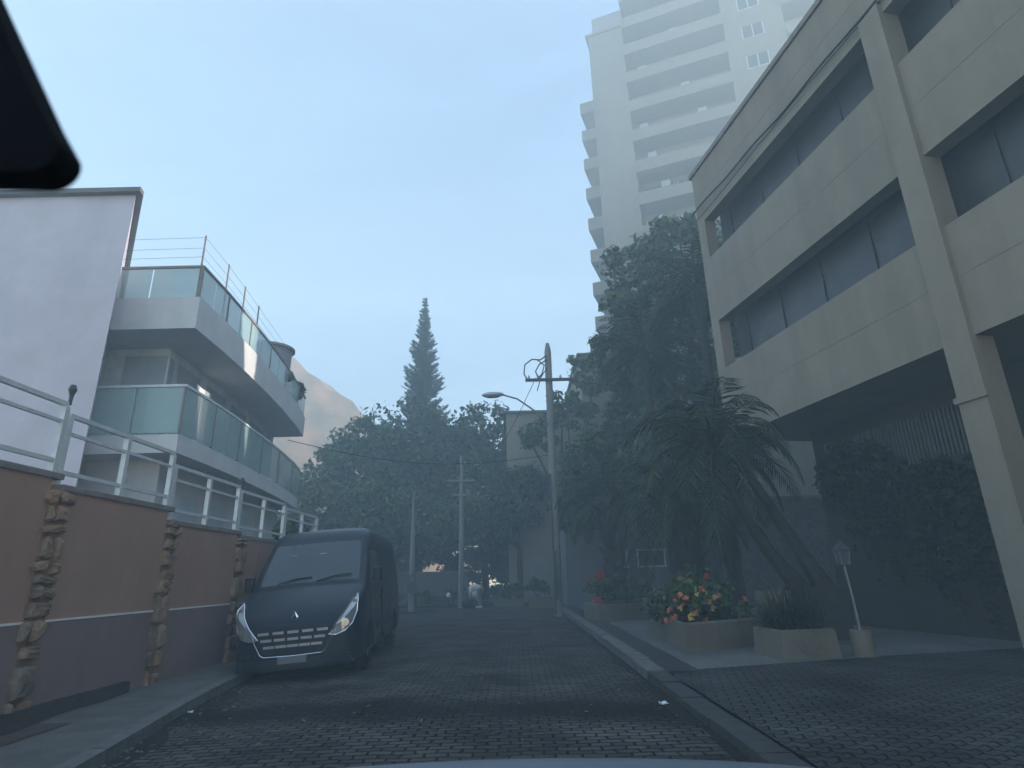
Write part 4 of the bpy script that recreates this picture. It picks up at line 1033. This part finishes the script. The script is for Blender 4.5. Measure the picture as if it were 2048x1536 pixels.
        MB().tube([(s * 1.0, 1.36, 1.40), (s * 1.12, 1.32, 1.46)], .03, 6).build('mirror_arm', vanplastic, mr)
        for y in (1.02, 4.62):
            wh = MB(); prof = [(.335, .0), (.345, .04), (.345, .16), (.335, .20), (.20, .205), (.20, -.005)]
            xo = s * 1.0
            wh.loft([[(xo - s * d, y + r_ * math.cos(a), .345 + r_ * math.sin(a)) for a in (2 * PI * i / 28 for i in range(28))] for r_, d in prof + [prof[0]]])
            whl = wh.build('tyre', rubber, t, smooth=True)
            wh = MB(); wh.loft([[(xo - s * d, y + r_ * math.cos(a), .345 + r_ * math.sin(a)) for a in (2 * PI * i / 28 for i in range(28))] for r_, d in ((.205, .02), (.19, .035), (.10, .01), (.04, .0), (.005, .0))], False, True)
            wh.build('hubcap', greybar, whl, smooth=True)
            ar = MB(); ar.loft([[(s * (HW(.5) + .006), y + r_ * math.cos(a), .345 + r_ * math.sin(a)) for a in [PI * i / 16 for i in range(17)]] for r_ in (.40, .445)], closed=False)
            ar.build('wheel_arch', vanplastic, t)
            ar = MB(); ar.loft([[(s * (HW(.5) + .003), y + r_ * math.cos(a), max(.2, .345 + r_ * math.sin(a))) for a in [PI * i / 16 for i in range(17)]] for r_ in (.02, .40)], closed=False)
            ar.build('arch_liner', rubber, t)
    MB().box(-.8, .8, .3, 5.3, .22, .32).build('underbody', rubber, t)
    # two small pale plates set on the outside of the screen
    for x in (-.42, .12): 
        p = slope(x, 1.47, .012); MB().box(x - .06, x + .06, p[1] - .006, p[1] + .012, p[2] - .002, p[2] + .006).build('pale_mark', paper, wsn)
    t.location = (-3.50, 10.10, -.075); t.rotation_euler = (0, R(-3.8), R(4.4))
    return t
van()

# ------------------------------------------------------------------ right side planters, palms, lamp
def planter(label, foot, z0, h, wall=.10, soilz=.06, flare=0.0):
    """foot: 4 (x,y) corners anticlockwise"""
    cx = sum(p[0] for p in foot) / 4; cy = sum(p[1] for p in foot) / 4
    t = thing('planter', label, 'planter', (cx, cy, z0))
    def sc_(k, e=0):
        r = []
        for (x, y) in foot:
            d = Vector((x - cx, y - cy)); l = d.length; d = d / l * (l * k + e); r.append((cx + d.x, cy + d.y))
        return r
    o0 = sc_(1 + flare); o1 = sc_(1); i1 = sc_(1, -wall)
    b = MB(); b.loft([[(*p, z0) for p in o0], [(*p, z0 + h - .03) for p in sc_(1)], [(*p, z0 + h) for p in sc_(1, -.02)], [(*p, z0 + h) for p in sc_(1, -wall + .02)], [(*p, z0 + h - .02) for p in i1], [(*p, z0 + h - .25) for p in i1]], True, False)
    b.build('box', planterm, t)
    b = MB(); b.add([(*p, z0 + h - soilz) for p in sc_(1, -wall + .004)], [(0, 1, 2, 3)]); b.build('soil', soil, t)
    return t, (cx, cy)
Z0 = .118
planter('long low beige planter with red flowers beside the cable pole', [(2.35, 18.3), (4.55, 19.5), (4.35, 21.6), (2.15, 20.3)], Z0, .48)
planter('large low beige planter full of coral and yellow flowers in the middle', [(2.85, 10.9), (4.72, 12.05), (4.9, 15.4), (3.05, 14.7)], Z0, .47)
pl3, _ = planter('small square beige planter with grassy tufts next to the garden lamp', [(4.03, 9.82), (4.93, 9.95), (4.85, 10.85), (3.95, 10.72)], Z0, .42, flare=.06)
b = MB()      # moulded swag on the small planter's front
for k in range(2):
    b.tube([(4.2 + .42 * q + k * .12, 9.80 + .06 * q - .012, Z0 + .30 - .2 * (1 - (2 * q - 1) ** 2) - k * .03) for q in [i / 10 for i in range(11)]], .012, 5)
b.build('swag', planterm, pl3)
def bush(name, label, cat, x, y, z, r3, n, size, lm, seed, flowers=(), spots=None, grp=None):
    t = thing(name, label, cat, (x, y, z), grp); rng = np.random.default_rng(seed); r_ = random.Random(seed)
    st = MB()
    for k in range(5):
        st.tube([(x + r_.uniform(-.1, .1), y + r_.uniform(-.1, .1), z - .02), (x + r_.uniform(-.5, .5) * r3[0], y + r_.uniform(-.5, .5) * r3[1], z + r3[2] * 1.0)], [.02, .008], 5)
    st.build('stem', bark, t)
    c = MB(); V, F = leaves((x, y, z + r3[2]), r3, n, size, rng, clump_r=.4, shell=.35); c.np(V, F); c.build('foliage', lm, t)
    for (m, pts, rr_) in flowers:
        f = MB()
        for p in pts:
            V, F = leaves(p, (rr_, rr_, rr_), 26, rr_ * .9, rng, aspect=1.2, clumps=6, clump_r=.5, shell=.7); f.np(V, F)
        f.build('flower', m, t)
    return t
rf = random.Random(5)
bush('shrub', 'dark leafy shrub with red blooms in the planter beside the cable pole', 'shrub', 2.75, 19.6, .54, (.55, .55, .50), 900, .15, leaf_a, 41, [(red, [(2.45 + rf.uniform(-.2, .25), 19.3, .54 + rf.uniform(.5, .95)) for _ in range(6)] + [(2.42, 19.2, .75), (2.5, 19.1, .62)], .10)])
bush('shrub', 'dark shrub with pale grey leaves in the middle of the far flower planter', 'shrub', 3.45, 19.7, .54, (.65, .6, .48), 900, .15, leaf_a, 42, [(leaf_grey, [(3.35 + rf.uniform(-.3, .5), 19.25, .54 + rf.uniform(.2, .9)) for _ in range(9)], .11)])
bush('shrub', 'silvery shrub trailing over the right end of the far flower planter', 'shrub', 4.1, 20.3, .54, (.45, .5, .32), 500, .14, leaf_grey, 43)
fl = lambda m, pts, r_: (m, pts, r_)
bush('flower_bush', 'rounded bush of coral and yellow flower heads at the near corner of the large planter', 'bush', 3.32, 12.2, .54, (.50, .62, .42), 1100, .13, leaf_b, 44,
     [fl(yellow, [(3.30, 11.55, 1.05), (3.02, 11.7, .80), (3.55, 11.9, 1.06), (3.12, 11.45, .62)] + [(3.32 + rf.uniform(-.42, .42), 11.75 + rf.uniform(-.2, .3), .6 + rf.uniform(0, .55)) for _ in range(5)], .052), fl(coral, [(3.02, 11.65, 1.02), (3.1, 11.55, .98), (3.25, 11.5, .72), (2.92, 11.9, .60), (3.45, 11.7, 1.12), (3.22, 11.35, .52), (3.35, 11.4, .5)] + [(3.32 + rf.uniform(-.45, .45), 11.75 + rf.uniform(-.2, .3), .55 + rf.uniform(0, .6)) for _ in range(9)], .055)])
bush('flower_bush', 'green bush with scattered pink flowers at the back of the large planter', 'bush', 3.75, 13.9, .54, (.60, .6, .50), 900, .14, leaf_a, 45, [fl(red, [(3.55, 13.3, 1.35), (3.7, 13.3, 1.2), (4.05, 13.3, 1.35)], .07), fl(leaf_grey, [(3.6, 13.3, .9), (4.15, 13.2, 1.05)], .09)])
bush('flower_bush', 'low dark ground cover spilling over the front edge of the large planter', 'bush', 4.12, 12.4, .50, (.62, .50, .22), 900, .11, leaf_a, 46, [fl(coral, [(4.45, 12.3, .9)], .05)])
bush('shrub', 'dark broad leaved plant at the far right end of the large planter', 'shrub', 4.5, 13.6, .54, (.34, .5, .40), 500, .16, leaf_a, 47)
bush('shrub', 'low dark foliage hanging over the left side of the large planter', 'shrub', 3.1, 12.9, .50, (.42, 1.1, .30), 1000, .12, leaf_a, 61, [fl(leaf_grey, [(2.95, 12.0, .8), (2.85, 12.6, .75), (2.8, 13.2, .8)], .08), fl(coral, [(2.85, 12.2, .55)], .055)])
bush('shrub', 'dark bushy filler between the pink flowers and the thick palm trunk', 'shrub', 4.1, 14.9, .54, (.7, .6, .55), 900, .15, leaf_a, 62)
# grass tufts in the small planter
gt = thing('grass_clump', 'dark arching grassy leaves growing from the small square planter', 'plant', (4.44, 10.33, .5))
gb = MB(); rg2 = random.Random(9)
for k in range(520):
    a = rg2.uniform(0, 2 * PI); bx, by = 4.44 + rg2.uniform(-.34, .34), 10.33 + rg2.uniform(-.34, .34); el = rg2.uniform(.5, 1.5); L_ = rg2.uniform(.45, 1.0)
    d = Vector((math.cos(a) * math.cos(el), math.sin(a) * math.cos(el), math.sin(el))); s = Vector((-math.sin(a), math.cos(a), 0)) * .016
    p = Vector((bx, by, .47)); prev = p; pts = [p]
    for i in range(4):
        p = p + d * L_ / 4; d = (d + Vector((0, 0, -.22 * (i + 1)))).normalized(); pts.append(p.copy())
    vs = []
    for i, q in enumerate(pts): ww = s * (1 - i / 4.2); vs += [q - ww, q + ww]
    gb.add(vs, [(2 * i, 2 * i + 1, 2 * i + 3, 2 * i + 2) for i in range(4)])
gb.build('foliage', leaf_grass, gt)
# garden lamp
gl_ = thing('garden_lamp', 'small lantern on a thin leaning post set in a round concrete base', 'lamp', (5.42, 10.15, Z0))
MB().tube([(5.42, 10.15, Z0 - .02), (5.42, 10.15, Z0 + .36), (5.42, 10.15, Z0 + .38)], [.17, .165, .15], 20).build('base', planterm, gl_, smooth=True)
MB().tube([(5.42, 10.15, Z0 + .38), (5.40, 10.15, Z0 + .85), (5.36, 10.15, Z0 + 1.34)], [.032, .026, .022], 10).build('post', steel, gl_, smooth=True)
b = MB(); zz = Z0 + 1.34
for r_, z in ((.02, 0), (.09, .03), (.10, .05)): pass
b.loft([[(5.36 + r_ * math.cos(a), 10.15 + r_ * math.sin(a), zz + z) for a in (PI / 4 + PI / 2 * i for i in range(4))] for r_, z in ((.03, 0), (.085, .03), (.11, .24))], True, True)
b.build('lantern_glass', mat('lantern_glass', (.20, .22, .24), .2, .1, 6), gl_)
b = MB(); b.loft([[(5.36 + r_ * math.cos(a), 10.15 + r_ * math.sin(a), zz + z) for a in (PI / 4 + PI / 2 * i for i in range(4))] for r_, z in ((.15, .242), (.15, .26), (.05, .36), (.015, .42))], True, True)
b.build('lantern_cap', darkmetal, gl_)
b = MB()
for a in (PI / 4 + PI / 2 * i for i in range(4)):
    b.tube([(5.36 + .09 * math.cos(a), 10.15 + .09 * math.sin(a), zz + .02), (5.36 + .117 * math.cos(a), 10.15 + .117 * math.sin(a), zz + .25)], .008, 4)
b.build('lantern_frame', steel, gl_)
# big square pot with the leaning palms
pp = thing('planter', 'tall dark square pot holding the two leaning palm trunks', 'planter', (6.2, 12.6, Z0))
b = MB(); f = lambda k: [(5.62 - k, 12.1 - k), (6.5 + k, 12.25 - k), (6.4 + k, 13.1 + k), (5.52 - k, 12.95 + k)]
b.loft([[(*p, Z0) for p in f(-.06)], [(*p, Z0 + .98) for p in f(0)], [(*p, Z0 + .98) for p in f(-.08)], [(*p, Z0 + .80) for p in f(-.09)]], True, True); b.build('box', potdark, pp)
b = MB(); b.add([(*p, Z0 + .88) for p in f(-.075)], [(0, 1, 2, 3)]); b.build('soil', soil, pp)
cbx = thing('planter', 'pale cubic planter standing empty behind the grassy planter', 'planter', (5.1, 12.9, Z0))
b = MB(); f2 = lambda k: [(4.95 - k, 12.4 - k), (5.42 + k, 12.45 - k), (5.36 + k, 13.0 + k), (4.9 - k, 12.95 + k)]
b.loft([[(*p, Z0) for p in f2(0)], [(*p, Z0 + .92) for p in f2(0)], [(*p, Z0 + .92) for p in f2(-.06)], [(*p, Z0 + .8) for p in f2(-.06)]], True, True); b.build('box', planterm, cbx)
# palms
palm('leaning palm with two dark curved trunks rising from the tall square pot', (5.75, 12.6, 1.0), (4.35, 12.75, 3.95), .20, .10, 30, 2.3, 51, ll=.62, droop=1.5, bend=(-.10, 0, -.22), trunk2=((6.22, 12.6, 1.0), (4.75, 12.7, 3.9)), nl=30, w=.022)
palm('thick trunked shaggy palm rising from the back of the large planter', (4.62, 16.5, Z0), (4.62, 16.5, 3.2), .42, .36, 34, 2.6, 52, ll=.6, droop=1.6, skirt=True, nl=30, w=.026)
palm('short palm with drooping fronds behind the red flowered planter', (3.35, 21.8, Z0), (3.3, 21.9, 4.1), .22, .2, 28, 2.3, 53, ll=.55, droop=1.5, skirt=True, w=.03)
palm('slender palm trunk in front of the stone clad wall', (6.62, 18.6, Z0), (6.15, 18.7, 5.2), .24, .15, 30, 2.5, 54, ll=.6, droop=1.4, w=.028)
palm('tall palm with feathery fronds showing against the sky beside the tower', (5.6, 21.5, Z0), (5.1, 21.5, 9.6), .2, .14, 32, 2.7, 55, ll=.6, droop=1.2, w=.03)
palm('tallest palm with its crown against the lower tower balconies', (7.1, 20.0, Z0), (7.0, 20.0, 11.6), .2, .14, 32, 2.8, 56, ll=.6, droop=1.2, w=.03)
# climbing plant over the recessed wall
iv = thing('climbing_plant', 'dense dark climbing plant cascading down the recessed wall by the pier', 'plant', MF((10.8, 1.9, Z0)))
c = MB(); ri = np.random.default_rng(91)
for s, wv, z, rs_, rw, rz, n in ((10.6, 1.35, 2.9, 1.5, .5, .95, 2600), (9.4, 1.4, 2.7, 1.0, .42, .9, 1700), (11.8, 1.4, 2.6, 1.0, .45, 1.0, 1700), (12.9, 1.5, 3.3, .9, .4, .9, 1300), (10.3, 1.5, 1.7, 1.3, .35, .6, 1300), (12.0, 1.4, 3.9, 1.6, .4, .45, 1300)):
    V, F = leaves((0, 0, 0), (rs_, rw, rz), n, .15, ri, clump_r=.35, shell=.3, droop=.8)
    V = np.array([MF((s + v[0], min(wv + v[1], 1.96), z + v[2])) for v in V]); c.np(V, F)
c.build('foliage', leaf_ivy, iv)
rv = random.Random(14)
for k in range(16):       # trailing shoots
    tr = MB()
    s = rv.uniform(8.9, 12.2); z = rv.uniform(1.2, 2.0); L_ = rv.uniform(.35, .9); pts = [Vector((s, 1.6, z))]; dx = rv.uniform(-.5, -.05)
    for i in range(1, 8): pts.append(Vector((s + dx * i / 7 * L_, 1.55 + .05 * math.sin(i), z - L_ * i / 7)))
    for i, p in enumerate(pts):
        for q in range(4):
            o = Vector((rv.uniform(-.07, .07), rv.uniform(-.07, .07), rv.uniform(-.07, .07))); d = Vector((rv.uniform(-1, 1), rv.uniform(-1, 1), rv.uniform(-1, .2))).normalized() * .06; e = d.cross(Vector((0, 1, .3))).normalized() * .028
            a = p + o; tr.add([MF(tuple(v)) for v in (a - d, a + e, a + d, a - e)], [(0, 1, 2, 3)])
    tr.build('shoot', leaf_ivy, iv)
vb = MB(); vb.tube([MF((10.6, 1.9, .1)), MF((10.7, 1.85, 1.5)), MF((10.5, 1.7, 2.8))], [.06, .05, .03], 7); vb.build('stem', bark, iv)
# far planters by the beige house
fp, _ = planter('low kerb like planter under the shrubs behind the bending person', [(-1.2, 31.8), (.35, 31.9), (.35, 33.0), (-1.2, 33.0)], .0, .34)
bush('shrub', 'dark shrub filling the low planter behind the bending person', 'shrub', -.45, 32.4, .30, (.8, .5, .55), 700, .16, leaf_a, 48)
fp, _ = planter('pale block planter under the dark shrub left of the cable pole', [(.55, 29.4), (1.72, 29.5), (1.72, 30.6), (.55, 30.5)], .0, .48)
bush('shrub', 'dark spreading shrub in the pale block planter left of the cable pole', 'shrub', 1.05, 30.0, .44, (.72, .5, .48), 800, .16, leaf_a, 49)

# ------------------------------------------------------------------ litter
def scrap(name, label, cat, x, y, z, s, seed, m):
    r_ = random.Random(seed); b = MB(); n = 4
    vs = [(x + s * (i / n - .5) + r_.uniform(-.15, .15) * s, y + s * .7 * (j / n - .5) + r_.uniform(-.15, .15) * s, z + .012 + r_.uniform(0, .35) * s) for j in range(n + 1) for i in range(n + 1)]
    b.add(vs, [(j * 5 + i, j * 5 + i + 1, j * 5 + i + 6, j * 5 + i + 5) for j in range(n) for i in range(n)])
    o = b.build(name, m, loc=(x, y, z)); sm_ = o.modifiers.new('th', 'SOLIDIFY'); sm_.thickness = .004
    tag(o, label, cat); return o
scrap('paper_scrap', 'crumpled white paper scrap on the cobbles near the right kerb', 'litter', 1.62, 7.45, 0, .09, 1, paper)
scrap('paper_scrap', 'tiny pale scrap in the left gutter in front of the van', 'litter', -3.95, 7.95, -.07, .06, 2, paper)
scrap('leaf', 'dry brown leaf lying on the cobbles in the middle of the road', 'leaf', -1.75, 7.35, 0, .10, 3, fibre)
lb = MB(); rl2 = random.Random(88)
for k in range(420):
    if k % 3 == 0: x, y = KR - abs(rl2.gauss(0, .22)) - .03, rl2.uniform(3.5, 24)
    elif k % 3 == 1: y = rl2.uniform(4, 10.0); x = KX(y) + .04 + abs(rl2.gauss(0, .28))
    else: x, y = rl2.uniform(-3.8, 1.7), 7.3 - .11 * 0 + rl2.gauss(0, 1.3)
    z = gl(x) + .008; a = rl2.uniform(0, PI); l = rl2.uniform(.012, .042); d = Vector((math.cos(a), math.sin(a), rl2.uniform(-.1, .3))) * l; e = Vector((-math.sin(a), math.cos(a), rl2.uniform(0, .3))) * l * .5
    c0 = Vector((x, y, z)); lb.add([c0 - d, c0 + e, c0 + d, c0 - e], [(0, 1, 2, 3)])
litm = mat('litter_bits', (.20, .17, .12), .9, .6, 30); per_island(litm, (.25, .22, .18), (1.9, 1.75, 1.5))
tag(lb.build('leaf_litter', litm), 'scattered dry leaf bits and grit along both gutters of the cobbled road', 'litter', kind='stuff')
# ------------------------------------------------------------------ the photographer's car: bonnet edge and interior mirror
car = thing('car', 'silver car seen from inside with bonnet edge below and black mirror above', 'car', (0, 1.0, 0))
b = MB(); rows = []
for y, z in ((.75, .935), (1.0, .950), (1.3, .960), (1.55, .966), (1.7, .960), (1.85, .93), (1.95, .86), (2.0, .75)):
    rows.append([(x, y - .10 * (x / .85) ** 2 * (y - .6), z - .006 * (x / .85) ** 2 - .012 * abs(x / .85) ** 6 - .0 * x) for x in frange(-.85, .85, .085)])
b.loft(rows, closed=False); o = b.build('bonnet', silverpaint, car, smooth=True); m_ = o.modifiers.new('th', 'SOLIDIFY'); m_.thickness = .02; m_.offset = -1
MB().bbox(-.84, .84, .8, 1.8, .3, .86, .05).build('body', silverpaint, car)
for s in (-1, 1):
    MB().tube([(s * .72, 1.3, .31), (s * .88, 1.3, .31)], .31, 24).build('tyre', rubber, car, smooth=True)
# mirror housing: rounded wedge
ol = []
def arc(cx, cz, r_, a0, a1, n=8): return [(cx + r_ * math.cos(a), cz + r_ * math.sin(a)) for a in [a0 + (a1 - a0) * i / n for i in range(n + 1)]]
ol += [(-.60, 1.700)] + arc(-.347, 1.705, .018, -PI / 2 - .02, R(28)) + [(-.350, 1.742), (-.445, 1.905)] + [(-.60, 1.92)]
b = MB(); b.prism(ol, 'y', .356, .381)
o = b.build('rear_view_mirror', blackplastic, car)
MB().tube([(-.54, .381, 1.85), (-.55, .46, 2.0)], .014, 8).build('mirror_stalk', blackplastic, o)
